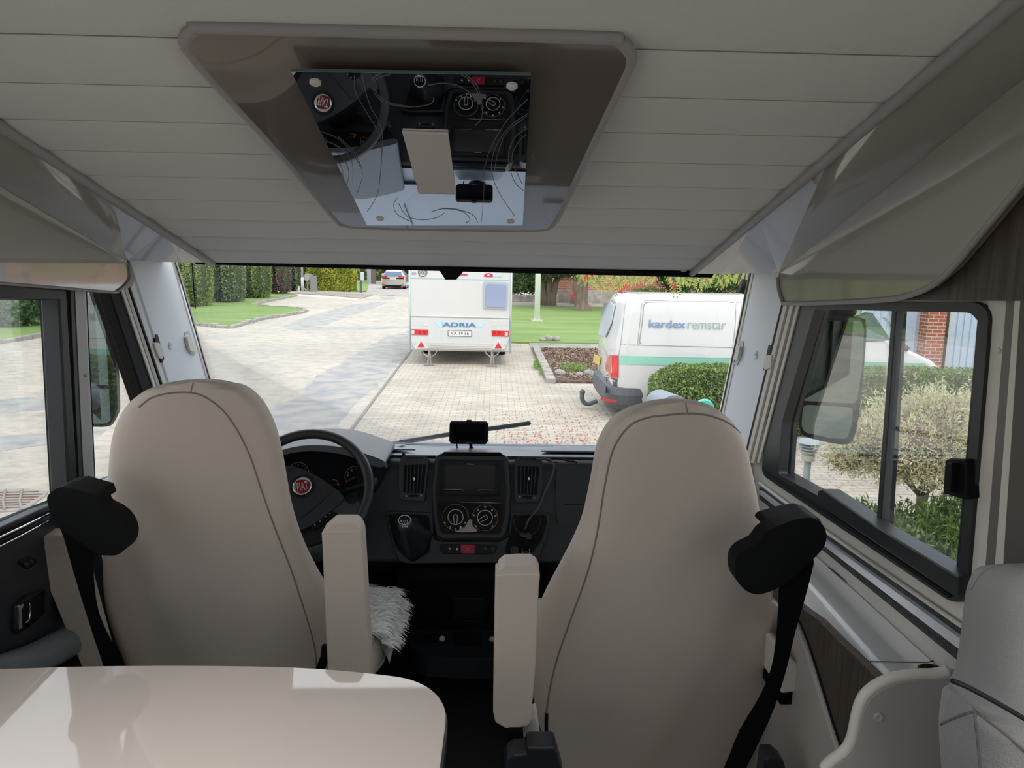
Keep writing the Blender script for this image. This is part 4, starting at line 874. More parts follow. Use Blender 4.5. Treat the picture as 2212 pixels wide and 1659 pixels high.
slab('spoke', smoothpx([(738, 1074), (748, 1085), (762, 1090), (773, 1083), (779, 1092), (768, 1112), (752, 1126), (738, 1122), (728, 1108), (712, 1104)], 3, True), shift(WP, .004), .022, mat('spoke grey', (.035, .042, .052), .35), st, bevel=.006, seg=3)
slab('spoke', [(540, 1075), (590, 1060), (595, 1100), (545, 1110)], shift(WP, .0), .02, M_dash, st, bevel=.006)
slab('spoke', smoothpx([(632, 1150), (680, 1130), (722, 1106), (700, 1155), (690, 1172), (640, 1185), (625, 1178)], 3, True), shift(WP, -.004), .018, M_dash2, st, bevel=.006)
bt = slab('button_strip', [(669, 1139), (718, 1103), (724, 1107), (722, 1113), (685, 1142), (672, 1144)], shift(WP, .006), .01, M_rub, st, bevel=.002)
for x, y in ((680, 1134), (691, 1126), (703, 1116), (712, 1109)): slab('button_mark', [(x-1.6, y), (x+.2, y-1.8), (x+1.8, y), (x, y+1.4)], shift(WP, .0066), .001, M_whiteink, bt)
slab('button_mark', [(694, 1119), (697, 1118), (698, 1124), (695, 1125)], shift(WP, .0066), .002, M_dash, bt)
bcn = hit(653, 1051, shift(WP, .012))
MB().lathe([(.042, -.002), (.040, .0015), (.034, .0005), (.032, 0)], bcn, WN, 40).build('badge_recess', M_dash2, st, smooth=True)
bd_ = MB().lathe([(.0305, 0), (.0305, .004), (.027, .006), (.0255, .0055)], bcn, WN, 40).build('badge', M_chrome, st, smooth=True)
slab('badge_field', smoothpx([(638, 1046), (641, 1039), (652, 1036), (665, 1038), (669, 1046), (669, 1055), (664, 1062), (652, 1065), (642, 1062), (638, 1055)], 4, True), (bcn+WN*.0072, WN), .003, mat('badge red', (.20, .006, .012), .2), bd_)
textpx('lettering', 'FIAT', [(640, 1044), (664, 1038.5), (667, 1056), (643, 1062)], (bcn+WN*.0075, WN), M_chrome, bd_, bold=.02)
MB().tube([WC-WN*.03, WC-WN*.20+Vector((0, .03, 0))], [.055, .06], 20).build('column', M_dash2, st, smooth=True)
stk = MB().tube([hit(735, 1072, PY(2.44)), hit(752, 1060, PY(2.42)), hit(790, 1046, PY(2.40)), hit(806, 1041, PY(2.39))], [.016, .013, .010, .012], 14).build('wiper_stalk', M_dash2, st, smooth=True)
MB().lathe([(.014, 0), (.014, .012), (.010, .014)], hit(805, 1041, PY(2.395)), (.8, -.5, .1), 20).build('stalk_end', M_dash, stk, smooth=True)

# ------------------------------------------------------------------ things on the dashboard
sn = thing('sat_nav', 'black rectangular sat nav with a blank screen standing on top of the dashboard', 'sat nav', hit(1013, 962, PY(2.62)))
GP = PY(2.60)
GPt = (hit(1013, 935, PY(2.60)), Vector((0, 1, .12)).normalized())
slab('case', [(971, 916), (975, 911), (1050, 912), (1055, 917), (1054, 954), (1049, 960.5), (975, 959.5), (970, 953)], GPt, .016, M_rub, sn, bevel=.003, seg=3)
slab('screen', [(978, 916), (1048, 917), (1047, 954), (977, 953)], shift(GPt, .0006), .002, M_blackg, sn)
textpx('lettering', 'GARMIN', [(1005, 955.2), (1018, 955.4), (1018, 957.6), (1005, 957.4)], shift(GPt, .001), M_greyp, sn)
slab('power_button', [(1008, 908), (1018, 908), (1019, 912), (1007, 912)], shift(GPt, -.004), .008, M_rub, sn)
MB().tube([hit(1016, 950, PY(2.625)), hit(1017, 962, PY(2.64)), hit(1018, 968, PY(2.655))], [.008, .006, .006], 10).build('mount_arm', M_black, sn, smooth=True)
MB().lathe([(.035, 0), (.033, .004), (.012, .010), (.008, .016)], Vector((hit(1018, 968, PY(2.66)).x, 2.67, 1.601)), (0, .1, 1), 24).build('suction_mount', M_black, sn, smooth=True)
tubepx('usb_lead', [(987, 958), (987, 964), (988, 968)], PY(2.61), .0025, M_rub, sn)
wc_ = [(1160, 992), (1176, 990.5), (1188, 993), (1196, 1003), (1196, 1015), (1190, 1035), (1178, 1060), (1166, 1090), (1156, 1107), (1143, 1121), (1137, 1135), (1134, 1146)]
dd = [.02, .02, .025, .03, .035, .04, .045, .05, .045, .04, .035, .03]
pts = [hit(x, y, shift(DP, d_)) for (x, y), d_ in zip(wc_, dd)]
cb = MB().tube([Vector(p) for p in smoothpx([tuple(p) for p in pts], 5)], .0032, 8)
ct = thing('charger_cable', 'dark charger cable looping from the dashboard top down to a plug in the socket well', 'cable', hit(1136, 1190, DP))
cb.build('lead', mat('cable', (.06, .065, .07), .4), ct, smooth=True)
MB().tube([Vector(p) for p in smoothpx([tuple(hit(x, y, shift(DP, d_))) for x, y, d_ in ((1132, 1154, .03), (1118, 1148, .02), (1110, 1130, .015), (1115, 1116, .012), (1138, 1112, .012), (1162, 1113, .012), (1168, 1125, .015), (1158, 1148, .02), (1142, 1158, .03))], 5)], .0016, 6).build('thin_lead', M_dash, ct, smooth=True)
MB().tube([hit(1134, 1143, shift(DP, .032)), hit(1135, 1152, shift(DP, .03))], [.004, .008], 10).build('strain_relief', M_black, ct, smooth=True)
slab('plug_head', smoothpx([(1123, 1155), (1130, 1150), (1142, 1151), (1148, 1158), (1145, 1165), (1126, 1159)], 3, True), shift(DP, .034), .02, M_dash, ct, bevel=.004)
MB().tube([hit(1136, 1158, shift(DP, .024)), hit(1136, 1188, shift(DP, .010))], [.012, .011], 14).build('plug', M_rub, ct, smooth=True)
pen = thing('strap', 'thin curved black strap lying on the right of the dashboard top', 'strap', hit(1190, 990, DP))
tubepx('strap_end', [(1182, 990), (1205, 990), (1228, 996), (1240, 997), (1246, 1000)], shift(DP, -.04), .003, M_rub, pen)
tubepx('strap_end', [(1178, 993), (1190, 997), (1205, 999)], shift(DP, -.03), .002, M_rub, pen)
bk = thing('dash_knob', 'small round black knob on a stem beside the left centre vent', 'knob', hit(872, 985, DP))
MB().ball(hit(872, 981, shift(DP, -.02)), .0055).build('head', M_rub, bk, smooth=True)
MB().tube([hit(872, 981, shift(DP, -.02)), hit(870, 989, shift(DP, -.025))], .002, 6).build('stem', M_rub, bk)

# wiper outside the glass
wi = thing('windscreen_wiper', 'black wiper blade lying along the bottom of the windscreen', 'wiper', (-.1, 3.3, 1.5))
def wp(x, y, d): return hit(x, y, shift((tl, n), -d))
MB().tube([wp(866, 954.5, .02), wp(960, 940, .024), wp(1060, 926, .024), wp(1142, 914.5, .02)], [.007, .010, .010, .009], 8).build('blade', M_rub, wi, smooth=True)
MB().tube([wp(868, 951, .03), wp(1000, 931, .036), wp(1138, 911.5, .03)], .004, 6).build('spoiler', M_greyp, wi, smooth=True)
MB().tube([wp(800, 972, .03), wp(850, 958, .035), wp(905, 951, .05), wp(1000, 934, .04)], [.012, .008, .007, .006], 8).build('arm', M_rub, wi, smooth=True)
for x, y in ((867, 954), (1141, 914.5)): MB().ball(wp(x, y, .024), (.012, .01, .01)).build('end_clip', M_rub, wi, smooth=True)

# ------------------------------------------------------------------ wing mirrors outside
def wing(px_out, glasses, X, label, arm, thick):
    t = thing('wing_mirror', label, 'wing mirror', hit(*px_out[0], PX(X)))
    Y = hit(*glasses[0][0], PX(X)).y
    pl = (hit(*glasses[0][0], PX(X)), Vector((-.38 if X > 0 else .38, -1, 0)).normalized())
    b = slab('housing', smoothpx(px_out, 3, True), pl, thick, M_rub, t, bevel=.012, seg=3)
    for g in glasses: slab('glass', g, shift(pl, .003), .004, mat('dimmed reflection mirror', (.13, .165, .15), .02, 1), t, rnd=.02)  # glass colour darkened to imitate the dim reflection of the vehicle's side
    slab('arm', arm, shift(pl, -.02), .08, M_rub, t, bevel=.01)
    ac = hit(*arm[0], shift(pl, -.05)); ac2 = hit(*arm[1], shift(pl, -.05)); q_ = ac2 if X < 0 else ac
    MB().tube([q_+Vector((0, .03, 0)), Vector((XL-.045 if X < 0 else XR+.045, q_.y+.06, q_.z+.06))], .03, 10).build('bracket', M_rub, t, smooth=True)
    return t
wing([(120, 648), (200, 643), (232, 650), (242, 668), (249, 760), (254, 880), (250, 905), (236, 921), (190, 922), (120, 922)], [[(130, 660), (228, 658), (237, 668), (243, 825), (236, 832), (130, 834)], [(130, 842), (240, 839), (247, 850), (246, 900), (232, 915), (130, 915)]], -1.45,
     'black wing mirror outside the left quarter window, two glasses one above the other', [(130, 600), (212, 605), (214, 636), (190, 650), (130, 655)], .09)
wing([(1742, 700), (1752, 686), (1770, 682), (1860, 687), (1870, 700), (1871, 730), (1864, 820), (1855, 900), (1845, 945), (1828, 960), (1790, 956), (1740, 943), (1727, 925), (1726, 880), (1733, 790)], [[(1752, 692), (1860, 693), (1867, 710), (1862, 800), (1850, 872), (1733, 866), (1735, 800), (1745, 705)], [(1735, 874), (1843, 880), (1841, 915), (1830, 948), (1790, 946), (1738, 934), (1731, 920)]], 1.23,
     'black two-glass wing mirror seen through the right window beside a variegated bush', [(1784, 655), (1850, 655), (1852, 678), (1840, 688), (1790, 688), (1782, 676)], .09)

# ------------------------------------------------------------------ outdoors
G0 = PZ(0)
def g(x, y, z=0): return hit(x, y, PZ(z))
M_road = mat('pale worn asphalt', (.49, .445, .385), .85, bump=.5, bscale=35, var=.3, vscale=.35, varcol=(.41, .38, .34))
# second, finer mottling on the asphalt
t = M_road.node_tree; N = t.nodes; L = t.links
zz = N.new('ShaderNodeTexNoise'); zz.inputs['Scale'].default_value = 3.2; zz.inputs['Detail'].default_value = 12; zz.inputs['Roughness'].default_value = .72
co = N.new('ShaderNodeTexCoord'); ma_ = N.new('ShaderNodeMapping'); ma_.inputs['Scale'].default_value = (.9, 1.1, 1); L.new(co.outputs['Object'], ma_.inputs[0]); L.new(ma_.outputs[0], zz.inputs[0])
rp = N.new('ShaderNodeValToRGB'); rp.color_ramp.elements[0].position = .36; rp.color_ramp.elements[0].color = (.78, .80, .84, 1); rp.color_ramp.elements[1].position = .56; rp.color_ramp.elements[1].color = (1.12, 1.1, 1.06, 1)
mx = N.new('ShaderNodeMix'); mx.data_type = 'RGBA'; mx.blend_type = 'MULTIPLY'; mx.inputs[0].default_value = 1
src = N['Principled BSDF'].inputs['Base Color'].links[0].from_socket
L.new(zz.outputs['Fac'], rp.inputs[0]); L.new(src, mx.inputs[6]); L.new(rp.outputs[0], mx.inputs[7]); L.new(mx.outputs[2], N['Principled BSDF'].inputs['Base Color'])
M_patch = mat('blue grey mottled road', (.27, .28, .30), .85, bump=.5, bscale=35, var=.4, vscale=2.6, varcol=(.42, .395, .36), stretch=(1, 1, 1))  # mottled colour, darker and bluer than the rest of the road
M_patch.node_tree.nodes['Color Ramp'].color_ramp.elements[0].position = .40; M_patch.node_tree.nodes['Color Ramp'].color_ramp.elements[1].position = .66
M_pave = brickmat('cream block paving', (.57, .50, .41), (.47, .43, .375), (.28, .255, .225), .20, .10, ms=.006, rough=.85, noise=.18, bump=.6)
M_grass = mat('lawn green', (.145, .235, .055), .9, bump=1, bscale=18, bdetail=10, var=.4, vscale=.9, stretch=(.35, 1.3, 1), varcol=(.21, .30, .09))
M_lawnb = leafmat('grass blades', [(.10, .22, .03), (.19, .34, .06), (.30, .38, .10)], .2)
M_kerb = brickmat('kerb stones', (.42, .38, .34), (.34, .32, .30), (.16, .15, .13), .45, .3, ms=.02, noise=.25)
M_soil = mat('bark mulch', (.20, .125, .085), .95, bump=1, bscale=40, var=.6, vscale=9, varcol=(.07, .045, .035))
M_stone = mat('field stone', (.42, .39, .36), .85, bump=.8, bscale=12, var=.35, vscale=4)
M_gravel = mat('pale gravel', (.50, .46, .43), .9, bump=1, bscale=30, var=.45, vscale=12)
MB().box((-90, -40, -.3), (90, 120, 0)).build('road', M_road)['kind'] = 'structure'
def flat(name, pts, z, m_, th=.02): return MB().prism([Vector((p[0], p[1], z)) for p in pts], (0, 0, -th)).build(name, m_)
e1 = g(885, 768); e2 = g(752, 950); dv = (e2-e1)/(e2.y-e1.y)
pv = flat('pavers', [e1+dv*(3-e1.y), e1+dv*(21-e1.y), Vector((.2, 21, 0)), Vector((1.05, 20.7, 0)), Vector((1.15, 13.9, 0)), Vector((14, 13.9, 0)), Vector((14, 1, 0)), Vector((e1+dv*(1-e1.y)).xy.to_3d())], .012, M_pave, .012); struct(pv)
je = [e1+dv*(2-e1.y)+Vector((-.03, 0, 0)), e1+dv*(21-e1.y)+Vector((-.03, 0, 0))]
struct(flat('kerb_joint', [je[0], je[1], je[1]+Vector((-.045, 0, 0)), je[0]+Vector((-.045, 0, 0))], .014, mat('joint dark', (.24, .22, .20), .9), .01))
def rag(P, st=.35):
    out = []
    for a, b in zip(P, P[1:]+P[:1]):
        n_ = max(1, int((b-a).length/st)); am = min(.12, (b-a).length*.03)
        for i in range(n_): out.append(a.lerp(b, i/n_)+Vector((rng.normal(0, am*.5), rng.normal(0, am), 0)) if i else a)
    return out
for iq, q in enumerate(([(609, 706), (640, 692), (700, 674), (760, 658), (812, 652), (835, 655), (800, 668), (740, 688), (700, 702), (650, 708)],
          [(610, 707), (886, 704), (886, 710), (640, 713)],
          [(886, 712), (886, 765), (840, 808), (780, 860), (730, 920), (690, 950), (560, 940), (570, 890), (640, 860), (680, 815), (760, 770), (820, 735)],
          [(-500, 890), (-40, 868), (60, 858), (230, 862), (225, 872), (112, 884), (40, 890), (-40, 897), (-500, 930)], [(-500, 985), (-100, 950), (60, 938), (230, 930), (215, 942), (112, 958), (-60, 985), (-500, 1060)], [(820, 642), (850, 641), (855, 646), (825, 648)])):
    struct(flat('dark_road_area', [tuple(p) for p in rag([g(x, y) for x, y in q])], .0012+.0004*iq, M_patch, .0012))  # thin darker areas laid flush over the road
# left lawn with kerb
lw = [(-700, 850), (-300, 793), (0, 742), (95, 728), (240, 708), (300, 712), (380, 705), (420, 702), (470, 708), (497, 710), (515, 705), (560, 692), (610, 684), (650, 677), (662, 673), (640, 667), (600, 665), (560, 662), (545, 660), (560, 656), (600, 648), (640, 640), (640, 636), (600, 633), (500, 640), (380, 655), (-700, 660)]
P_ = [tuple(g(x, y)) for x, y in lw]
gl_ = flat('lawn', P_, .07, M_grass, .07); struct(gl_)
kb = [g(x, y) for x, y in lw[:22]]
kbm = MB()
for a, b in zip(kb, kb[1:]):
    nseg = max(1, int((b-a).length/.45)); dd_ = (b-a)/nseg; nr = Vector((dd_.y, -dd_.x, 0)).normalized()*.09
    for i in range(min(nseg, 90)):
        p = a+dd_*i; q = a+dd_*(i+.94); h = .085+.02*((i*7) % 3)
        kbm.prism([p-nr, q-nr, q+nr, p+nr], (0, 0, h))
struct(kbm.build('kerb', mat('kerb granite', (.40, .37, .34), .85, bump=.8, bscale=20, var=.3, vscale=6), bevel=.01))
# right lawn, bed, far paths
flatl = [(-.2, 20.9), (14, 20.9), (24, 30), (24, 38.6), (-.4, 38.6)]
struct(flat('lawn', flatl, .05, M_grass, .05))
struct(flat('far_verge', [(-.4, 38.6), (24, 38.6), (24, 41.5), (-.4, 41.5)], .06, mat('pale chippings', (.48, .44, .41), .9, bump=1, bscale=20, var=.3, vscale=10), .06))
struct(flat('border_paving', [(1.0, 19.6), (14, 19.6), (14, 20.9), (1.0, 20.9)], .03, mat('grey slabs', (.34, .33, .30), .9, var=.3, vscale=2), .03))
bedp = [(1.22, 14.05), (3.2, 14.05), (14, 14.05), (14, 19.6), (1.15, 19.6)]
struct(flat('bark_bed', bedp, .05, M_soil, .05))
chv, chf = leaves(np.c_[rng.uniform(1.25, 3.6, 5000), rng.uniform(14.15, 19.5, 5000), np.full(5000, .058)+rng.uniform(0, .02, 5000)], np.tile([0, 0, 1.], (5000, 1)), .07, spread=.35)
tag(link('bark_chips', chv.tolist(), chf.tolist(), leafmat('bark chips', [(.10, .05, .03), (.26, .16, .10), (.40, .30, .22), (.16, .10, .07)], .02)), 'brown bark chips covering the bed behind the white van', 'bark', kind='stuff')
kb2 = MB()
for i in range(13): y = 13.95+i*.43; kb2.box((1.02, y, 0), (1.20, y+.41, .11+.01*(i % 3)))
struct(kb2.build('kerb', mat('kerb granite', (.4, .37, .34)), bevel=.012))
def rock(x, y, s, lab, zb=0):
    c = g(x, y, zb+.02); m_ = MB(); rr = []
    m_.ball((c.x, c.y, zb+s[2]*.75), s, 14, 9)
    for i, v in enumerate(m_.v):
        d = (v-Vector((c.x, c.y, zb+s[2]*.75))); k = 1+.10*math.sin(d.x*31+x)+.08*math.sin(d.y*27+y)+.07*math.sin(d.z*33)
        m_.v[i] = Vector((c.x, c.y, zb+s[2]*.75))+d*k; m_.v[i].z = max(m_.v[i].z, zb+.002)
    tag(m_.build('boulder', M_stone, smooth=True), lab, 'stone', 'field stones edging the bark bed')
rock(1173, 736, (.10, .09, .055), 'leftmost and smallest of the three stones between the lawn and the bark bed', .03)
rock(1185, 736, (.11, .09, .10), 'middle grey stone of the three between the lawn and the bark bed', .03)
rock(1201, 736, (.13, .10, .085), 'rightmost pale round stone of the three between the lawn and the bark bed', .03)
rock(1209, 812, (.12, .10, .085), 'largest stone at the front left corner of the bark bed')
rock(1232, 813, (.045, .045, .05), 'small pinkish stone second from the left along the front of the bark bed')
rock(1251, 813, (.085, .07, .06), 'flat pale stone beside the weeds at the front of the bark bed')
rock(1269, 812, (.08, .08, .085), "pale stone at the front of the bark bed nearest the white van's tow hook")
M_weed = leafmat('weeds', [(.10, .24, .05), (.24, .40, .10), (.35, .45, .15)], .3)
for (x, y, r_, lab) in ((1238, 801, .30, 'green weeds growing behind the front stones of the bark bed'), (1162, 790, .10, 'thin weeds growing in the joint left of the bed kerb'), (1178, 806, .12, 'small weeds at the foot of the kerb at the front of the bed')):
    c = g(x, y, .05); nq = 500; a_ = rng.uniform(0, 6.28, nq); q_ = rng.uniform(0, 1, nq)**.6
    tag(foliage('weeds', np.c_[c.x+np.cos(a_)*q_*r_, c.y+np.sin(a_)*q_*r_*(1 if r_ > .2 else 5), .05+rng.uniform(0, .16, nq)*(1 if r_ > .2 else .4)], np.tile([0, -.3, 1.], (nq, 1)), .06, M_weed, asp=.25), lab, 'weeds')

# fallen red berries and leaves
nb = 3600; bx = rng.normal(1.15, .95, nb); by = 7.3+np.abs(rng.normal(0, 1.6, nb))
k_ = (bx > -.4) & (by < 11.5); bx, by = bx[k_], by[k_]; nb = len(bx)
v, f = leaves(np.c_[bx, by, np.full(nb, .02)], np.tile([0, 0, 1.], (nb, 1)), .028, spread=.4, asp=.6)
tag(link('fallen_petals', v.tolist(), f.tolist(), leafmat('fallen red', [(.55, .04, .03), (.62, .12, .08), (.40, .05, .04), (.30, .22, .16)], .1)), 'red berries and leaflets scattered on the pale paving in front of the windscreen', 'fallen leaves', kind='stuff')

# ---- caravan
M_cw = mat('caravan white', (.62, .61, .58), .35, coat=.2)
M_cw2 = mat('caravan bumper white', (.60, .60, .59), .4, coat=.1)
cY = 16.3; CP = PY(cY)
cv = thing('caravan', 'white touring caravan seen from behind on the paved driveway', 'caravan', hit(993, 790, G0) if False else (-.75, 18.3, 0))
cl_, cr_ = hit(885.5, 755, CP).x, hit(1102, 761, CP).x; zb = hit(993, 759, CP).z
def rrect(x0, x1, z0, z1, r, y, k=4, ax='y'):
    out = []
    for cx, cz, a0 in ((x1-r, z1-r, 0), (x0+r, z1-r, 90), (x0+r, z0+r, 180), (x1-r, z0+r, 270)):
        for j in range(k+1):
            t = R(a0+90*j/k); p, q = cx+r*math.cos(t), cz+r*math.sin(t)
            out.append(Vector((p, y, q)) if ax == 'y' else Vector((p, q, y)))
    return out
MB().loft([rrect(cl_+.02, cr_-.02, zb+.02, 2.62, .05, cY), rrect(cl_, cr_, zb, 2.64, .06, cY+.03), rrect(cl_, cr_, zb, 2.66, .06, cY+4.6), rrect(cl_+.02, cr_-.02, zb+.3, 2.4, .06, cY+5.1)]).build('body', M_cw, cv)
for xx in (cl_, cr_): MB().tube([(xx, cY-.005, zb-.03), (xx, cY-.005, 2.6)], .022, 8).build('corner_rail', mat('pale teal rail', (.50, .62, .62), .4), cv, smooth=True)
slab('upper_joint', [(887, 599), (1101, 604), (1101, 606), (887, 601)], shift(CP, .008), .02, mat('teal line', (.40, .55, .55), .5), cv)
slab('lower_ledge', [(887, 680.5), (1100, 685.5), (1100, 688), (887, 683)], shift(CP, .03), .04, M_cw, cv, bevel=.008)
bmp = slab('rear_bumper', [(887, 686), (1100, 690), (1101, 727), (1097, 740), (1090, 757), (893, 752), (889, 740), (887, 722)], shift(CP, .05), .07, M_cw2, cv, bevel=.015, seg=3)
slab('lower_skirt', [(892, 738), (1096, 742), (1090, 758), (893, 752)], shift(CP, .056), .05, mat('skirt greige', (.55, .53, .48), .4), cv, bevel=.01)
for y in (747, 750.5): tubepx('skirt_rib', [(930, y-1), (1058, y+1.5)], shift(CP, .058), .008, M_cw, cv, k=1)
for xs in ((888, 911), (1077, 1100)):
    slab('grab_recess', [(xs[0], 692), (xs[1], 692.5), (xs[1], 703), (xs[0]+4, 703), (xs[0], 700)], shift(CP, .052), .01, mat('recess white', (.60, .60, .58), .5), cv, bevel=.004)
for x0_, x1_ in ((912, 925), (1062, 1075)): slab('grab_plate', [(x0_, 692), (x1_, 692.4), (x1_, 705), (x0_, 704.6)], shift(CP, .054), .012, M_cw, cv, bevel=.004)
slab('plate_recess', [(954, 712), (1033, 713.5), (1034, 743), (954, 741)], shift(CP, .058), .012, M_cw2, cv, bevel=.006, rnd=.02)
np_ = slab('number_plate', [(968, 713.5), (1018.5, 714.5), (1018.5, 726.5), (968, 725.5)], shift(CP, .07), .012, mat('plate white', (.72, .72, .70), .4), cv)
for q in ([(968, 713.5), (1018.5, 714.5)], [(1018.5, 714.5), (1018.5, 726.5)], [(1018.5, 726.5), (968, 725.5)], [(968, 725.5), (968, 713.5)]): tubepx('plate_rim', q, shift(CP, .072), .006, mat('plate rim brown', (.20, .10, .09), .5), np_, k=1, n=4)
M_ink = mat('plate ink', (.03, .03, .035), .6)
textpx('lettering', 'VX 19 56', [(973.5, 715.8), (1013, 716.8), (1013, 723.8), (973.5, 722.8)], shift(CP, .073), M_ink, np_)
M_rl = mat('red lens', (.62, .015, .02), .2, coat=.5); M_cl = mat('clear lens', (.70, .62, .58), .2, coat=.5)
for q, w_ in (([(887.5, 711), (925, 712), (925, 724), (887.5, 723)], [(889, 713), (895, 713), (895, 721), (889, 721)]), ([(1062, 714), (1100, 715), (1100, 727), (1062.5, 726)], [(1090.5, 717), (1097, 717), (1097, 725), (1090.5, 725)])):
    l_ = slab('tail_light', q, shift(CP, .066), .02, M_rl, cv, bevel=.005); slab('white_lens', w_, shift(CP, .070), .006, M_cl, l_, bevel=.002)
    ax_ = q[1][0]-12 if q[0][0] < 900 else q[0][0]+12
    for dx in (-3, 8): slab('lens_divider', [(ax_+dx-6, 715), (ax_+dx-1, 715), (ax_+dx-1, 722), (ax_+dx-6, 722)], shift(CP, .069), .004, mat('dark red lens', (.42, .01, .015), .25), l_)
for ax_, ay_ in ((909.5, 738), (1076.5, 740)):
    w_ = slab('reflector_mount', [(ax_-3, ay_-4), (ax_+3, ay_-4), (ax_+14, ay_+12), (ax_+14, ay_+15), (ax_-14, ay_+15), (ax_-14, ay_+12)], shift(CP, .075), .03, M_cw, cv, bevel=.006)
    slab('red_triangle', [(ax_, ay_-.5), (ax_+8, ay_+12.5), (ax_-8, ay_+12.5)], shift(CP, .082), .01, M_rl, w_)
textpx('lettering', 'ADRIA', [(955.5, 696.2), (1029, 697.6), (1029, 707.2), (955.5, 705.8)], shift(CP, .060), mat('caravan blue', (.06, .22, .45), .4), cv, bold=.03)
M_b2 = mat('caravan pale blue', (.28, .52, .75), .4); M_b3 = mat('caravan faded blue', (.50, .66, .80), .4)
slab('blue_wedge', [(939, 694.5), (953, 695), (956, 706), (947, 705.6)], shift(CP, .055), .004, M_b3, cv); slab('blue_wedge', [(1031, 697), (1047, 697.4), (1040, 707.6), (1031, 707.4)], shift(CP, .055), .004, M_b3, cv)
slab('blue_wedge', [(953, 695), (957, 695), (957.5, 706), (956, 706)], shift(CP, .055), .004, M_b2, cv)
wn_ = slab('window', [(1044, 608), (1097.5, 609.5), (1096, 668), (1044, 666.5)], shift(CP, .03), .05, mat('window frame grey', (.42, .43, .45), .4), cv, bevel=.01, rnd=.05)
slab('pane', [(1049, 613), (1093.5, 614.5), (1092, 664), (1049, 662.5)], shift(CP, .045), .02, mat('blue tinted pane', (.30, .35, .50), .12, coat=.6), wn_, bevel=.004, rnd=.05)
textpx('lettering', 'DK', [(890, 588.5), (899.5, 588.7), (899.5, 593.5), (890, 593.2)], shift(CP, .010), mat('navy', (.06, .08, .25), .5), cv)
MB().tube([hit(913+9.5*math.cos(R(t)), 588-9.5*math.sin(R(t))*1, shift(CP, .01)) for t in range(0, 361, 15)], .006, 5, cap=False).build('speed_sign', M_ink, cv)
textpx('lettering', '100', [(906.5, 583.5), (920.5, 583.8), (920.5, 593.2), (906.5, 592.9)], shift(CP, .010), M_ink, cv)
slab('red_arrow', [(988, 591.4), (1008, 592), (1011, 593.4), (1008, 595), (988, 594.6)], shift(CP, .012), .008, M_rl, cv)
slab('logo_roundel', smoothpx([(1046, 594), (1050, 590.5), (1060, 590.5), (1064, 594), (1064, 598), (1047, 597.8)], 3, True), shift(CP, .012), .006, mat('crimson', (.55, .02, .08), .4), cv)
MB().ball(hit(1055, 594.5, shift(CP, .016)), (.03, .006, .02)).build('logo_dot', M_cw, cv, smooth=True)
slab('logo_tail', [(1065, 591), (1087, 592), (1084, 597.5), (1065, 597.8)], shift(CP, .010), .004, M_b3, cv)
for x in (927, 1062):
    lg = thing('leg', None, None); bpy.data.objects.remove(lg)
    top = hit(x+1, 762, PY(16.1)); ft = g(x, 789.5); M_st = mat('galvanised', (.35, .34, .32), .4, .6)
    ft = Vector((ft.x, top.y, .02))
    m_ = MB().tube([top+Vector((0, 0, .06)), Vector((ft.x-.02, ft.y, .02))], .022, 6).tube([top+Vector((.01, 0, 0)), Vector((ft.x+.05, ft.y, .02))], .018, 6)
    m_.tube([top+Vector((-.16, 0, .04)), top+Vector((-.13, 0, -.02)), top+Vector((0, 0, -.12))], .012, 5).tube([top+Vector((.16, 0, .04)), top+Vector((.13, 0, -.02)), top+Vector((0, 0, -.12))], .012, 5)
    m_.box((ft.x-.10, ft.y-.08, 0), (ft.x+.12, ft.y+.08, .025)).build('corner_steady', M_st, cv)
for xx in (cl_+.16, cr_-.17): MB().lathe([(.20, -.09), (.31, -.09), (.32, 0), (.31, .09), (.20, .09)], (xx, 18.4, .32), (1, 0, 0), 28).build('wheel', M_rub, cv, smooth=False)
MB().box((cl_+.3, 16.6, .36), (cr_-.3, 20.8, .50)).build('chassis', M_rub, cv)

# ---- white van
M_van = mat('van white paint', (.61, .60, .59), .25, coat=.6)
vn = thing('van', 'white panel van with a mint green stripe parked sideways behind the hedge', 'van', (4.2, 11.5, 0))
vY = 10.6; vx0 = hit(1337, 790, PY(vY)).x
rx = vx0-.02
secs = []
for z, a, b, yn, r_ in ((.20, .06, 6.62, .05, .25), (.34, -.02, 6.70, .0, .25), (.60, -.06, 6.70, .0, .22), (.86, -.05, 6.62, .0, .22), (.96, -.05, 6.50, .0, .22), (1.08, -.03, 6.22, .005, .2), (1.17, -.01, 5.95, .01, .2), (1.35, .03, 5.66, .03, .18), (1.55, .07, 5.36, .05, .16), (1.70, .12, 5.08, .07, .15), (1.78, .15, 4.85, .10, .15), (1.825, .20, 4.65, .16, .2), (1.845, .40, 4.3, .36, .25), (1.855, .9, 3.9, .7, .2)):
    secs.append(rrect(rx+a, b, vY+yn, vY+1.90-yn, r_, z, 5, 'z'))
bodyv = MB().loft(secs).build('body', M_van, vn, smooth=True); bodyv.modifiers.new('es', 'EDGE_SPLIT').split_angle = R(50)
tv = bvh(bodyv)
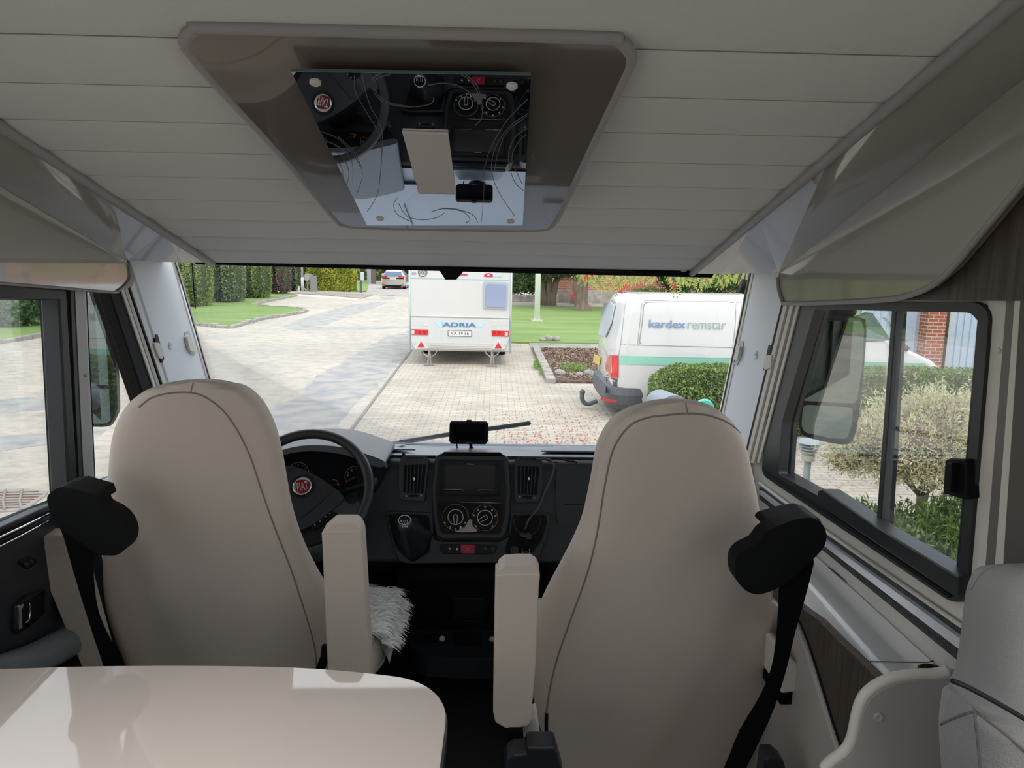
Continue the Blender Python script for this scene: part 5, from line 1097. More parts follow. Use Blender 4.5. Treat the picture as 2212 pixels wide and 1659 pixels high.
def vstrip(name, top, bot, m_, lift=.006, th=.010, par=None, k=26):
    def samp(P, t):
        x = P[0][0]+(P[-1][0]-P[0][0])*t
        for a, b in zip(P, P[1:]):
            if x <= b[0]+1e-6: return (x, a[1]+(b[1]-a[1])*(x-a[0])/(b[0]-a[0]))
    m__ = MB(); v = []
    for i in range(k+1):
        for P in (top, bot):
            x, y = samp(P, i/k); d = ray(x, y).normalized(); h = tv.ray_cast(EYE, d); p = h[0] if h[0] else hit(x, y, PY(vY)); v.append(p-d*lift)
    n_ = len(v); v2 = v+[p+(p-EYE).normalized()*th for p in v]
    f_ = [(2*i, 2*i+1, 2*i+3, 2*i+2) for i in range(k)]
    f_ += [tuple(q+n_ for q in reversed(t)) for t in f_]+[(2*i, 2*i+2, 2*i+2+n_, 2*i+n_) for i in range(k)]+[(2*i+1, 2*i+3, 2*i+3+n_, 2*i+1+n_) for i in range(k)]+[(0, 1, 1+n_, n_), (2*k, 2*k+1, 2*k+1+n_, 2*k+n_)]
    return m__.add(v2, f_).build(name, m_, par or vn)
def vdec(name, px, m_, lift=.006, th=.004, par=None): 
    pts = []
    for x, y in px:
        d = ray(x, y).normalized(); h = tv.ray_cast(EYE, d); p = h[0] if h[0] else hit(x, y, PY(vY)); pts.append(p-d*lift)
    c = sum(pts, Vector())/len(pts); d = (c-EYE).normalized()
    return MB().prism(pts, d*th).build(name, m_, par or vn)
def vline(px, r_=.006, m_=None, name='panel_gap'): return onsurf(tv, px, r_, name, m_ or M_vg, vn, k=4, n=4)
M_vg = mat('panel gap grey', (.33, .33, .34), .6); M_vp = mat('van bumper grey', (.085, .09, .10), .5); M_mint = mat('mint stripe', (.28, .58, .45), .3, coat=.6)
vline([(1353, 641), (1347, 690), (1341, 744), (1337, 767), (1334, 815), (1334, 852)])
vline([(1385, 742), (1382, 735), (1388, 690), (1390, 662), (1395, 655), (1405, 652.5), (1480, 652), (1560, 652), (1586, 653)], .008)
vline([(1381, 745), (1378, 738), (1383, 690), (1386, 660), (1391, 652), (1402, 649.5), (1480, 649), (1586, 649)], .005)
vline([(1340, 744), (1400, 746), (1500, 748.5), (1590, 751)], .006)
vline([(1590, 650), (1588, 700), (1583, 750), (1578, 800)], .006)
vline([(1590, 653), (1640, 652)], .005)
vstrip('stripe', [(1337, 768), (1600, 774)], [(1337, 787), (1600, 792)], M_mint)
vline([(1412, 772), (1480, 773), (1580, 774)], .006, M_dash, 'door_rail')
textpx('lettering', 'kardex', [(1402.5, 690.5), (1481.5, 692.5), (1481.5, 709.5), (1402, 707.5)], PY(vY+.02), mat('logo blue', (.20, .29, .47), .4), vn, bold=.02)
M_lg = mat('logo grey green', (.32, .42, .42), .4)
textpx('lettering', 'remstar', [(1486, 694), (1568.5, 695.5), (1568.5, 712), (1486, 710.5)], PY(vY+.02), M_lg, vn, bold=-.004)
tlv = vstrip('tail_light', [(1308, 785), (1315, 767), (1336, 768)], [(1308, 811), (1322, 816), (1336, 816)], M_rl, .012, .03, k=10)
vdec('white_lens', [(1310, 803), (1321, 805), (1320, 812), (1308, 810)], M_cl, .02, .01, tlv)
vdec('inner_lens', [(1328, 772), (1335, 773), (1334, 806), (1326, 804), (1324, 790)], mat('bright red lens', (.80, .03, .03), .2, coat=.5), .02, .01, tlv)
vstrip('corner_trim', [(1305, 814), (1334, 818)], [(1305, 848), (1334, 855)], M_vp, .010, .02, k=10)
# bumper wraps round the tail
bsec = [rrect(rx-.14+a, vx0+.55, vY-.03+a, vY+1.93-a, .3, z, 5, 'z') for z, a in ((.17, .08), (.26, .02), (.40, 0), (.50, .02), (.55, .09))]
MB().loft(bsec).build('rear_bumper', M_vp, vn, smooth=False, bevel=.006)
slab('side_reflector', [(1297, 860), (1320, 863), (1333, 865), (1331, 868), (1312, 867), (1298, 863)], PY(vY-.045), .012, M_rl, vn)
slab('rear_plate', [(1283, 765), (1296.5, 772), (1294, 789), (1281, 782)], (Vector((rx-.075, 11.4, 1)), Vector((-1, 0, .0))), .012, mat('yellow plate', (.70, .50, .12), .4), vn)
slab('stripe', [(1276, 799), (1290, 804), (1305, 812), (1305, 823), (1290, 817), (1276, 811)], (Vector((rx-.066, 11.4, .8)), Vector((-1, 0, .0))), .012, M_mint, vn)
slab('tail_window', [(1304, 655), (1318, 652), (1326, 660), (1318, 700), (1306, 728), (1292, 722)], (Vector((rx+.03, 11.4, 1.5)), Vector((-1, 0, .22)).normalized()), .02, mat('tail glass', (.45, .55, .65), .1, coat=1), vn)
tubepx('tow_hook', [(1258, 848), (1257, 860), (1262, 870), (1273, 872), (1290, 866)], PY(11.5), .035, M_vp, vn, n=10)
MB().ball(hit(1258, 847, PY(11.5)), .045).build('tow_ball', M_vp, vn, smooth=True)
for q, nm in (([(1830, 690), (1868, 674), (1885, 676), (1925, 735), (1868, 738), (1830, 736)], 'side_window'),):
    vdec(nm, q, mat('van side glass', (.10, .17, .16), .08, coat=1), .008, .006)
vdec('windscreen', [(1905, 686), (1912, 685), (1962, 738), (1955, 741)], mat('van screen', (.30, .34, .36), .1, coat=1), .008, .006)
vdec('mirror_housing', [(1925, 736), (1955, 742), (1966, 752), (1960, 758), (1930, 756)], M_vp, .05, .06)
vstrip('stripe', [(1690, 776), (2000, 785)], [(1690, 796), (2000, 801)], M_mint)
for xx in (vx0+.88, vx0+3.85): MB().lathe([(.18, -.1), (.32, -.1), (.33, 0), (.32, .1), (.18, .1)], (xx, vY+.13, .33), (0, 1, 0), 30).build('wheel', M_rub, vn, smooth=False)
for xx in (vx0+.88, vx0+3.85): MB().lathe([(.39, 0), (.39, .02)], (xx, vY-.006, .40), (0, 1, 0), 30).build('wheel_arch', M_rub, vn, smooth=False)
MB().lathe([(.18, -.1), (.32, -.1), (.33, 0), (.32, .1), (.18, .1)], (vx0+.88, vY+1.75, .33), (0, 1, 0), 24).build('wheel', M_rub, vn)

# ---- silver estate car
cc = (g(822, 625)+g(876, 626))/2; cx0 = cc.x; cy0 = cc.y
ec = thing('estate_car', 'silver estate car parked facing away in front of the dark carport', 'car', (cx0, cy0+2.2, 0))
M_sil = mat('car silver beige', (.50, .48, .46), .3, .4, coat=.8)
cs = []
for y, hw, z0, z1, zb_, tw in ((0, .80, .35, .92, .92, .80), (.06, .88, .30, 1.0, .95, .70), (.12, .92, .26, 1.08, .98, .72), (.35, .93, .24, 1.38, 1.0, .66), (.6, .93, .22, 1.46, 1.0, .62), (2.2, .93, .22, 1.48, 1.0, .60), (3.2, .92, .22, 1.25, .98, .62), (3.7, .90, .22, .96, .90, .78), (4.5, .82, .3, .75, .7, .75)):
    pts = [(-hw*.92, z0), (-hw, z0+.15), (-hw, .7), (-hw*.98, zb_), (-tw*1.05, z1-.10), (-tw*.9, z1), (tw*.9, z1), (tw*1.05, z1-.10), (hw*.98, zb_), (hw, .7), (hw, z0+.15), (hw*.92, z0)]
    cs.append([Vector((cx0+x, cy0+y, z)) for x, z in pts])
MB().loft(cs).build('body', M_sil, ec, smooth=True).modifiers.new('es', 'EDGE_SPLIT').split_angle = R(40)
def cpx(z, x, y=0): return Vector((cx0+x, cy0+y, z))
MB().prism([cpx(1.36, -.60, .24), cpx(1.36, .60, .24), cpx(1.05, .74, .03), cpx(1.05, -.74, .03)], (0, -.02, 0)).build('rear_window', mat('car rear glass', (.10, .15, .24), .08, coat=1), ec)
for s in (-1, 1):
    MB().prism([cpx(1.04, s*.90, .0), cpx(1.04, s*.62, -.03), cpx(.98, s*.42, -.03), cpx(.90, s*.46, -.03), cpx(.88, s*.88, -.01)], (0, -.03, 0)).build('tail_light', M_rl, ec, bevel=.01)
    MB().ball((cx0+s*1.05, cy0+1.9+.0, 1.10), (.12, .08, .09)).build('door_mirror', M_sil, ec, smooth=True)
    MB().lathe([(.2, -.1), (.30, -.1), (.31, 0), (.30, .1), (.2, .1)], (cx0+s*.80, cy0+.75, .31), (1, 0, 0), 24).build('wheel', M_rub, ec)
    MB().lathe([(.2, -.1), (.30, -.1), (.31, 0), (.30, .1), (.2, .1)], (cx0+s*.80, cy0+3.5, .31), (1, 0, 0), 24).build('wheel', M_rub, ec)
    MB().prism([cpx(.40, s*.60, -.03), cpx(.40, s*.82, -.01), cpx(.35, s*.82, -.01), cpx(.35, s*.60, -.03)], (0, -.02, 0)).build('bumper_reflector', M_rl, ec)
MB().prism([cpx(.88, -.24, -.04), cpx(.88, .24, -.04), cpx(.77, .24, -.04), cpx(.77, -.24, -.04)], (0, -.02, 0)).build('number_plate', mat('car plate', (.66, .60, .50), .4), ec)
MB().prism([cpx(.34, -.62, -.0), cpx(.34, .62, -.0), cpx(.18, .60, .0), cpx(.18, -.60, .0)], (0, .05, 0)).build('lower_valance', M_rub, ec)

# ---- carport, verges and posts at the end of the road
cpY = cy0+2.6
cpt = thing('carport', 'dark timber carport with a grey corner post behind the silver car', 'carport', (cx0, cpY, 0))
pA = g(799, 614)
MB().box((pA.x-.25, pA.y, 0), (pA.x+.12, pA.y+.4, 4)).build('corner_post', mat('post grey', (.30, .31, .32), .6), cpt)
MB().box((pA.x+.15, pA.y+.05, 0), (pA.x+.5, pA.y+.4, 4)).build('timber_wall', mat('brown boards', (.13, .10, .09), .8), cpt)
MB().box((pA.x+.5, pA.y+5, 0), (pA.x+14, pA.y+5.3, 4)).build('back_wall', mat('dark boards', (.035, .032, .032), .9), cpt)
MB().box((pA.x, pA.y, 3.4), (pA.x+14, pA.y+6, 3.7)).build('roof', mat('roof felt', (.06, .06, .06), .9), cpt)
tk = thing('trestle', 'red folding trestle standing right of the silver car', 'trestle', g(880, 618))
c = g(879, 617)
MB().tube([c+Vector((-.3, 0, 0)), c+Vector((-.1, 0, .95))], .03, 6).tube([c+Vector((.15, 0, 0)), c+Vector((-.1, 0, .95))], .03, 6).tube([c+Vector((-.3, .3, .9)), c+Vector((.3, 0, .95))], .03, 6).build('frame', M_rl, tk)
struct(flat('gravel_drive', [tuple(g(x, y)) for x, y in [(796, 614), (900, 614), (900, 641), (860, 640), (790, 636)]], .03, M_gravel, .03))
struct(flat('gravel_verge', [tuple(g(x, y)) for x, y in [(640, 629), (700, 630), (790, 634), (800, 638), (780, 637), (700, 635), (640, 633)]], .05, M_gravel, .05))
struct(flat('lawn', [tuple(g(x, y)) for x, y in [(757, 613), (798, 608), (792, 631), (757, 631)]], .06, M_grass, .06))
struct(flat('verge_kerb', [tuple(g(x, y)) for x, y in [(640, 633), (700, 634.5), (805, 639), (780, 645), (700, 637.5), (640, 635)]], .03, mat('verge brown', (.33, .27, .21), .9), .03))
struct(flat('white_line', [tuple(g(x, y)) for x, y in [(625, 633), (700, 640), (775, 645), (770, 648), (690, 643), (620, 637)]], .006, mat('pale concrete', (.62, .60, .58), .8), .006))
ppY = g(654, 631)
lp = thing('lamp_post', 'slim pale grey lamp post in front of the far hedge', 'post', ppY)
MB().tube([ppY, ppY+Vector((0, 0, 1))], .10, 10).tube([ppY+Vector((0, 0, 1)), ppY+Vector((0, 0, 6))], .07, 10).build('pole', mat('post pale', (.52, .54, .52), .5), lp, smooth=True)
MB().box((ppY.x-.1, ppY.y-.6, 5.95), (ppY.x+.1, ppY.y+.15, 6.08)).build('lamp_head', M_greyp, lp, bevel=.02)
s_ = g(646, 631)
tag(MB().lathe([(.06, 0), (.06, .38), (.045, .40)], s_, (0, 0, 1), 14).build('marker_post', M_cw), 'knee-high white marker post left of the lamp post', 'post')
c = g(665, 631)
mbx = thing('barrel_mailbox', 'grey barrel shaped mailbox on a post between the lamp post and the grey cabinet', 'mailbox', c)
MB().tube([c, c+Vector((0, 0, .8))], .05, 8).build('post', mat('galv post', (.25, .26, .26), .5), mbx)
MB().lathe([(.24, 0), (.24, .55)], c+Vector((-.05, -.1, 1.0)), (.25, 1, 0), 26).build('barrel', mat('galvanised grey', (.36, .38, .40), .35, .5), mbx, smooth=False)
c = g(677, 632)
tag(MB().box((c.x-.20, c.y, 0), (c.x+.20, c.y+.3, 1.12)).build('utility_cabinet', mat('cabinet grey', (.25, .245, .245), .6), bevel=.02), 'grey upright utility cabinet in front of the yellow green hedge', 'cabinet')
c = g(780, 632)
pm = thing('post_mailbox', 'small pale mailbox on a grey post beside the gravel drive', 'mailbox', c)
MB().box((c.x-.09, c.y, 0), (c.x+.05, c.y+.1, 1.35)).build('post', mat('dark grey post', (.10, .11, .12), .5), pm)
MB().box((c.x-.02, c.y-.14, .82), (c.x+.24, c.y, 1.38)).build('box', mat('pale grey box', (.55, .56, .57), .4), pm, bevel=.05, seg=4)

# ---- greenery on the left
G1 = leafmat('hedge mid green', [(.07, .14, .04), (.16, .26, .07), (.26, .36, .12), (.38, .44, .18)])
G2 = leafmat('hedge grey green', [(.06, .11, .05), (.16, .24, .12), (.30, .38, .22), (.45, .50, .36)])
G3 = leafmat('purple leaves', [(.07, .03, .05), (.16, .07, .09), (.26, .16, .18), (.32, .27, .27)])
G4 = leafmat('beech yellow green', [(.10, .17, .02), (.30, .38, .04), (.50, .50, .06), (.62, .52, .10)])
G5 = leafmat('laurel', [(.03, .10, .03), (.08, .20, .06), (.18, .33, .12)])
G6 = leafmat('autumn yellow', [(.30, .30, .05), (.52, .42, .08), (.55, .30, .08), (.22, .25, .06)])
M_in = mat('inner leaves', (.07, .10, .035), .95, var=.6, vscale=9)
M_bark = mat('bark', (.23, .165, .13), .95, bump=1, bscale=18, stretch=(2, 2, .4), var=.4, vscale=5)
def shrub(name, label, cat, c, specs, n_, size, m_, group=None, stem=None, asp=.45):
    t_ = thing(name, label, cat, c, group)
    sp = [(c[0]+a, c[1]+b, z, rx_, ry_, rz_) for a, b, z, rx_, ry_, rz_ in specs]
    core = MB()
    for s in sp: core.ball(s[:3], (s[3]*.86, s[4]*.86, s[5]*.86), 14, 9)
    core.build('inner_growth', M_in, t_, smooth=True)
    p, d = blobs(sp, int(n_*2), .17); foliage('leaves', p, d, size, m_, t_, asp=asp)
    if stem: MB().tube([Vector((c[0], c[1], 0)), Vector((c[0], c[1], stem[1]))], [stem[0]*1.2, stem[0]], 10).build('stem', M_bark, t_, smooth=True)
    return t_
def hedgepx(name, label, cat, xa, xb, y, n_, size, m_, h=3.3, group=None, asp=.45, ry=1.2):
    pa, pb = g(xa, y), g(xb, y); w_ = (pb.x-pa.x)/2; c_ = (pa+pb)/2+Vector((0, ry, 0))
    sp = [(-w_*.42, 0, h*.42, w_*.60, ry, h*.52), (w_*.42, .15, h*.45, w_*.60, ry, h*.55), (0, .2, h*.70, w_*.8, ry, h*.38)]
    return shrub(name, label, cat, (c_.x, c_.y, 0), sp, n_, size, m_, group, asp=asp)
TG = 'tall shrubs along the left lawn'
hedgepx('hedge_shrub', 'yellow green shrub at the left edge of the windscreen view', 'shrub', 318, 436, 668, 12000, .10, leafmat('yellowish hedge', [(.10, .16, .04), (.22, .30, .07), (.36, .42, .12), (.46, .44, .14)]), 3.0, TG)
hedgepx('hedge_shrub', 'grey green willow-like shrub in the middle of the left hedge', 'shrub', 420, 512, 658, 10000, .10, G2, 3.2, TG)
hedgepx('hedge_shrub', 'dense green shrub left of the purple shrub', 'shrub', 492, 572, 648, 10000, .11, G1, 3.4, TG)
hedgepx('purple_shrub', 'dark purple leaved shrub between the green hedges', 'shrub', 556, 618, 638, 7000, .13, G3, 4.0)
hedgepx('hedge_shrub', 'soft green shrub between the purple shrub and the lamp post', 'shrub', 604, 655, 630, 7000, .13, G2, 4.0, TG)
ha, hb = g(660, 630), g(762, 630)
bh = thing('beech_hedge', 'clipped yellow green beech hedge behind the utility cabinet', 'hedge', ((ha.x+hb.x)/2, ha.y+1, 0))
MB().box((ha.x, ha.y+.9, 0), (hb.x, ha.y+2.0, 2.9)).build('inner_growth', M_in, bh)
p, d = boxpts((ha.x-.1, ha.y+.6, .02), (hb.x+.1, ha.y+2.2, 3.1), 26000, .12, .12); foliage('leaves', p, d, .17, G4, bh)
hc = g(700, 612)
bk_ = thing('tall_hedge', 'tall dark green hedge closing the view behind the carport lawn', 'hedge', (hc.x+2, hc.y+12, 0))
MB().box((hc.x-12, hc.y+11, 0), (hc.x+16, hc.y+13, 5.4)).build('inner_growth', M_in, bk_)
p, d = boxpts((hc.x-12.5, hc.y+10.6, .0), (hc.x+16.5, hc.y+13.3, 5.6), 9000, .3, .3); foliage('leaves', p, d, .42, G1, bk_)
# seen through the driver's window
q0 = g(28, 716)
shrub('laurel_bush', "broad leaved green laurel seen through the driver's window", 'bush', tuple(q0+Vector((-1.5, .9, 0))), [(0, 0, 1.1, 1.6, 1.1, 1.3), (-1.8, 0, 1.3, 1.8, 1.1, 1.5), (.9, .3, 1.0, .8, .9, 1.2)], 5000, .19, G5, asp=.55)
q1 = g(72, 708)
shrub('autumn_shrub', "yellow and orange shrub at the front edge of the driver's window", 'shrub', tuple(q1+Vector((.35, 1.0, 0))), [(0, 0, 1.1, .9, .9, 1.25), (.8, .4, 1.3, .9, .9, 1.4)], 5000, .13, G6)
hedgepx('hedge_shrub', 'yellow green shrub above the left wing mirror', 'shrub', 150, 330, 690, 16000, .09, G4, 2.8, TG)
# drain cover on the road
dcv = thing('drain_cover', 'rusty slotted drain cover in the road beneath the driver\'s window', 'drain cover', g(40, 1085))
dq = [(-60, 1072), (0, 1057), (60, 1055), (104, 1061), (98, 1070), (64, 1094), (40, 1102), (-60, 1108)]
MB().prism([g(x, y, .012) for x, y in dq], (0, 0, -.012)).build('frame', mat('cast iron pale', (.34, .31, .28), .7), dcv, bevel=.003)
for i in range(9):
    t_ = i/8; a = (-40+110*t_, 1060+2*t_); 
for r_ in range(7):
    y = 1063+r_*5.6; xr = 92-abs(r_-1)*9
    tubepx('slot', [(-50, y+2), (xr*.5, y), (xr, y-1)], PZ(.014), .008, mat('rust slot', (.22, .13, .09), .8), dcv, k=1, n=5)
for x in (12, 48): tubepx('bar', [(x, 1058), (x-6, 1082), (x-2, 1100)], PZ(.018), .012, mat('cast iron pale', (.34, .31, .28), .7), dcv, k=1, n=5)

# ---- house, trees and flagpole on the right
hY = 42.0
hs = thing('brick_house', 'red brick house wall with a pale stone plinth beyond the lawn', 'house', (14, hY, 0))
M_brick = brickmat('red brick', (.62, .22, .12), (.54, .17, .10), (.66, .56, .48), .30, .11, ms=.014, vert=True, noise=.12, rough=.9)
hx0 = hit(1205, 640, PY(hY)).x; hx1 = hx0+30
MB().box((hx0, hY, .75), (hx1, hY+6, 4.5)).build('brick_wall', M_brick, hs)
MB().box((hx0-.1, hY-.12, 0), (hx1, hY+6, .75)).build('plinth', mat('stone plinth', (.60, .56, .52), .9, bump=1, bscale=8, var=.4, vscale=3), hs)
struct(MB().box((-2.5, 41.6, 0), (hx0, 42.0, .45)).build('garden_wall', mat('stone wall pink', (.58, .50, .47), .9, bump=1, bscale=6, var=.45, vscale=4)))
shrub('laurel_hedge', 'round green laurel bush right of the caravan behind the flagpole', 'bush', tuple(g(1135, 647)+Vector((0, 3.0, 0))), [(-.6, 0, 1.4, 1.7, 1.2, 1.3), (1.0, .2, 1.5, 1.5, 1.2, 1.4), (.3, 0, 2.6, 1.6, 1.2, 1.3)], 7000, .17, G5, asp=.5)
Gc = leafmat('conifer', [(.02, .06, .03), (.05, .12, .06), (.10, .20, .09), (.18, .28, .12)])
c = g(1183, 662)
tr_ = thing('yew_tree', 'dark conifer with a split trunk behind the white flagpole', 'tree', c)
for dx, r_ in ((-.32, .20), (.05, .17), (.34, .19)):
    MB().tube([c+Vector((dx*.7, 0, 0)), c+Vector((dx*.75, 0, .5)), c+Vector((dx*1.2, 0, 1.3)), c+Vector((dx*2.6, 0, 2.4))], [r_*1.25, r_, r_*.85, r_*.6], 10).build('trunk', M_bark, tr_, smooth=True)
sp = [(c.x-1.7, c.y, 2.0, 1.3, 1.2, .85), (c.x+.2, c.y-.3, 2.1, 1.7, 1.3, .75), (c.x+1.8, c.y, 2.15, 1.4, 1.2, .80), (c.x, c.y, 3.4, 2.6, 2.2, 1.4)]
co_ = MB(); [co_.ball(s[:3], (s[3]*.8, s[4]*.8, s[5]*.8)) for s in sp]; co_.build('inner_growth', M_in, tr_, smooth=True)
p, d = blobs(sp, 12000, .16); foliage('foliage', p, d, .16, Gc, tr_, asp=.3)
c = g(1256, 672)
t3_ = thing('pine_tree', 'tree with a flared brown trunk on the lawn left of the van', 'tree', c)
MB().tube([c+Vector((0, 0, 0)), c+Vector((0, 0, .12)), c+Vector((-.02, 0, .5)), c+Vector((0, 0, 1.2)), c+Vector((.05, 0, 2.4)), c+Vector((.1, 0, 5))], [.56, .42, .30, .27, .25, .2], 16).build('trunk', M_bark, t3_, smooth=True)
sp = [(c.x-1.2, c.y+.4, 2.6, 1.2, 1.0, .8), (c.x+1.6, c.y, 3.0, 2.0, 1.4, .9), (c.x+.2, c.y, 4.6, 3.0, 2.4, 1.9), (c.x+4.2, c.y, 2.7, 1.7, 1, .55)]
p, d = blobs(sp, 9000, .2); foliage('foliage', p, d, .17, Gc, t3_, asp=.3)
c = g(1240, 655)+Vector((-.05, -1.3, 0))
tz = thing('bare_tree', 'pinkish bare trunk against the brick wall behind the brown tree trunk', 'tree', c)
MB().tube([c, c+Vector((0, 0, 1)), c+Vector((.1, 0, 4))], [.36, .26, .2], 12).build('trunk', mat('pink bark', (.40, .28, .23), .9), tz, smooth=True)
c = g(1160, 696.5)
fp = thing('flagpole', 'white flagpole standing in the lawn right of the caravan', 'flagpole', c)
MB().tube([c+Vector((0, 0, .05)), c+Vector((0, 0, 4)), c+Vector((0, 0, 8))], [.11, .10, .07], 14).build('pole', mat('flagpole white', (.95, .95, .93), .4), fp, smooth=True)
MB().box((c.x-.22, c.y-.12, .05), (c.x+.22, c.y+.12, .10)).build('foot', M_cw, fp)
shrub('rhododendron', 'dark glossy evergreen bush in front of the brick wall above the van', 'bush', tuple(g(1540, 668)+Vector((0, 0, 0))), [(-1.8, 0, 2.0, 1.3, 1.1, 1.3), (0, 0, 2.1, 1.6, 1.2, 1.4), (1.9, 0, 2.1, 1.6, 1.2, 1.4), (.5, 0, 3.2, 2.2, 1.2, 1.2), (3.6, 0, 2.0, 1.6, 1.2, 1.5)], 8000, .26, G5, asp=.3)
shrub('box_bush', 'low clipped bush just above the van roof', 'bush', tuple(g(1398, 666)), [(0, 0, .5, 1.0, .6, .6)], 2500, .10, G1)
# birch trunk by the right pillar
c = Vector((hit(1616, 640, PY(8.3)).x, 8.3, 0))
tag(MB().tube([c, c+Vector((0, 0, 2)), c+Vector((.05, 0, 5))], [.055, .045, .04], 12).build('birch_trunk', mat('birch bark', (.55, .53, .50), .8, var=.7, vscale=5, stretch=(1, 1, 3)), smooth=True), 'pale birch trunk just left of the right windscreen pillar', 'tree trunk')

# ---- rowan branches hanging in front of the van
rb = thing('rowan_branch', 'hanging rowan branches with yellowing leaves and red berries at the top of the windscreen', 'branch', hit(1400, 560, PY(8.0)))
Gr = leafmat('rowan leaves', [(.20, .30, .06), (.32, .40, .09), (.50, .45, .12), (.28, .36, .10)], .35)
lv = []; ln = []; twig = MB(); bv = MB()
def spray(x, y, dx, dy, nl, Y):
    p0 = hit(x, y, PY(Y)); p1 = hit(x+dx, y+dy, PY(Y+rng.uniform(-.1, .1))); mid = (p0+p1)/2+Vector((0, 0, .02))
    twig.tube([p0, mid, p1], [.004, .003, .0015], 5)
    ax = (p1-p0).normalized(); sd = ax.cross(Vector((0, 1, 0))).normalized()
    for i in range(nl):
        t = (i+1)/(nl+.5); c_ = p0.lerp(p1, t)
        for s in (-1, 1):
            q = c_+sd*s*.028+ax*.012; a = (sd*s*.8+ax*.6).normalized(); b = a.cross(Vector((rng.normal(0, .3), 1, rng.normal(0, .3)))).normalized()
            L_ = .050*(1-.35*abs(t-.5)); W_ = .015; lv.extend([q-a*L_*.3, q+b*W_/2+a*L_*.1, q+a*L_*.75, q-b*W_/2+a*L_*.1])
    q = p1; lv.extend([q, q+sd*.008+ax*.02, q+ax*.05, q-sd*.008+ax*.02])
for x, y, dx, dy in ((1262, 585, -14, 26), (1270, 588, 2, 24), (1290, 588, 4, 30), (1300, 590, -14, 40), (1318, 590, 6, 34), (1330, 592, -18, 28), (1345, 590, 6, 30), (1355, 595, -22, 30), (1340, 610, -4, 32), (1365, 590, 10, 26), (1385, 590, -12, 26), (1290, 605, 12, 25), (1272, 592, 10, 20), (1405, 596, -10, 20),
                     (1448, 588, -6, 26), (1462, 590, 10, 24), (1452, 600, 4, 40), (1470, 595, 14, 20), (1500, 590, 14, 26), (1515, 592, -4, 30), (1530, 594, 8, 22), (1545, 592, -16, 26), (1552, 595, 10, 24), (1520, 600, 8, 30), (1570, 592, 6, 22), (1585, 594, 6, 20), (1598, 592, -4, 24), (1480, 590, -2, 20), (1538, 586, -18, 30), (1562, 600, -10, 24), (1435, 590, 8, 18)):
    for r_ in range(2): spray(x+rng.uniform(-8, 8), y+rng.uniform(-12, 4), dx+rng.uniform(-10, 10), dy*rng.uniform(.6, 1.05), 6, 8.0+rng.uniform(-.5, .5))
me = link('leaflets', lv, [tuple(range(i, i+4)) for i in range(0, len(lv), 4)], Gr, rb); me['kind'] = 'stuff'
twig.tube([hit(1240, 560, PY(8)), hit(1330, 575, PY(8)), hit(1450, 570, PY(8)), hit(1640, 575, PY(8.1))], .01, 6).tube([hit(1245, 626, PY(8)), hit(1262, 600, PY(8)), hit(1300, 560, PY(8))], .005, 5)
twig.build('twigs', M_bark, rb)
M_berry = mat('berries', (.60, .02, .03), .35)
for cx_, cy_, n_ in ((1270, 600, 24), (1276, 592, 18), (1283, 586, 14), (1258, 590, 10), (1232, 632, 4), (1238, 638, 3), (1349, 618, 14), (1340, 625, 10), (1250, 587, 10), (1450, 612, 16), (1455, 620, 12), (1520, 602, 8), (1601, 614, 8), (1344, 630, 6)):
    for _ in range(n_): bv.ball(hit(cx_+rng.normal(0, 3.5), cy_+rng.normal(0, 3.5), PY(7.95+rng.uniform(-.05, .05))), .0085, 7, 5)
o = bv.build('berries', M_berry, rb, smooth=True); o['kind'] = 'stuff'

# ---- near hedge, mailbox, lamp, bushes, garage
hg = thing('clipped_hedge', 'long clipped green hedge between the white van and the paving', 'hedge', (5.2, 9.95, 0))
Gh = leafmat('hedge fine leaves', [(.06, .10, .03), (.14, .22, .055), (.24, .34, .09), (.36, .45, .15)])
hx = hit(1424, 850, PY(9.7)).x
MB().box((hx+.10, 9.76, 0), (9.0, 10.22, .86)).build('inner_growth', M_in, hg, bevel=.1)
p, d = boxpts((hx, 9.68, .02), (9.1, 10.30, .93), 60000, .035, .05)
kx = np.clip((hx+.45-p[:, 0])/.45, 0, 1); p[:, 2] -= .22*kx**2*(p[:, 2] > .5); p[:, 0] += kx*.0
foliage('leaves', p, d, .045, Gh, hg, spread=.9)
mb2 = thing('barrel_mailbox', 'blue grey barrel shaped mailbox standing before the hedge above the passenger seat', 'mailbox', (2.0, 7.3, 0))
MM = mat('mailbox blue grey', (.24, .27, .32), .38, .5)
c1 = hit(1456, 886, PY(7.05)); c2 = hit(1424, 872, PY(7.55)); ax = (c2-c1)
MB().lathe([(.15, 0), (.15, ax.length)], c1, ax, 36).build('barrel', MM, mb2, smooth=False, bevel=.004)
MB().lathe([(.14, 0), (.14, .004)], c1-ax.normalized()*.003, ax, 36).build('front_lid', mat('mailbox lid', (.14, .15, .17), .5), mb2)
MB().tube([(c1.x, c1.y+.25, 0), (c1.x, c1.y+.25, c1.z-.1)], .03, 10).build('post', MM, mb2)
c1 = hit(1522, 885, PY(7.2))
gr_ = thing('green_reel', 'turquoise round hose reel peeking above the passenger seat', 'reel', (c1.x, 7.2, 0))
MB().lathe([(.10, 0), (.10, .05)], c1+Vector((0, .0, 0)), (0, 1, .2), 30).build('disc', mat('turquoise plastic', (.08, .50, .38), .35), gr_, smooth=False, bevel=.006)
MB().tube([hit(1515, 868, PY(7.18)), hit(1520, 878, PY(7.18))], .006, 6).build('handle', M_vp, gr_)
MB().tube([(c1.x, 7.24, 0), (c1.x, 7.24, c1.z)], .02, 8).build('stand', M_vp, gr_)
lc = Vector((hit(1748, 960, PY(6.2)).x, 6.2, 0)); zt = hit(1748, 947, PY(6.2)).z
gl2 = thing('garden_lamp', 'galvanised mushroom garden lamp on a pole outside the right window', 'lamp', lc)
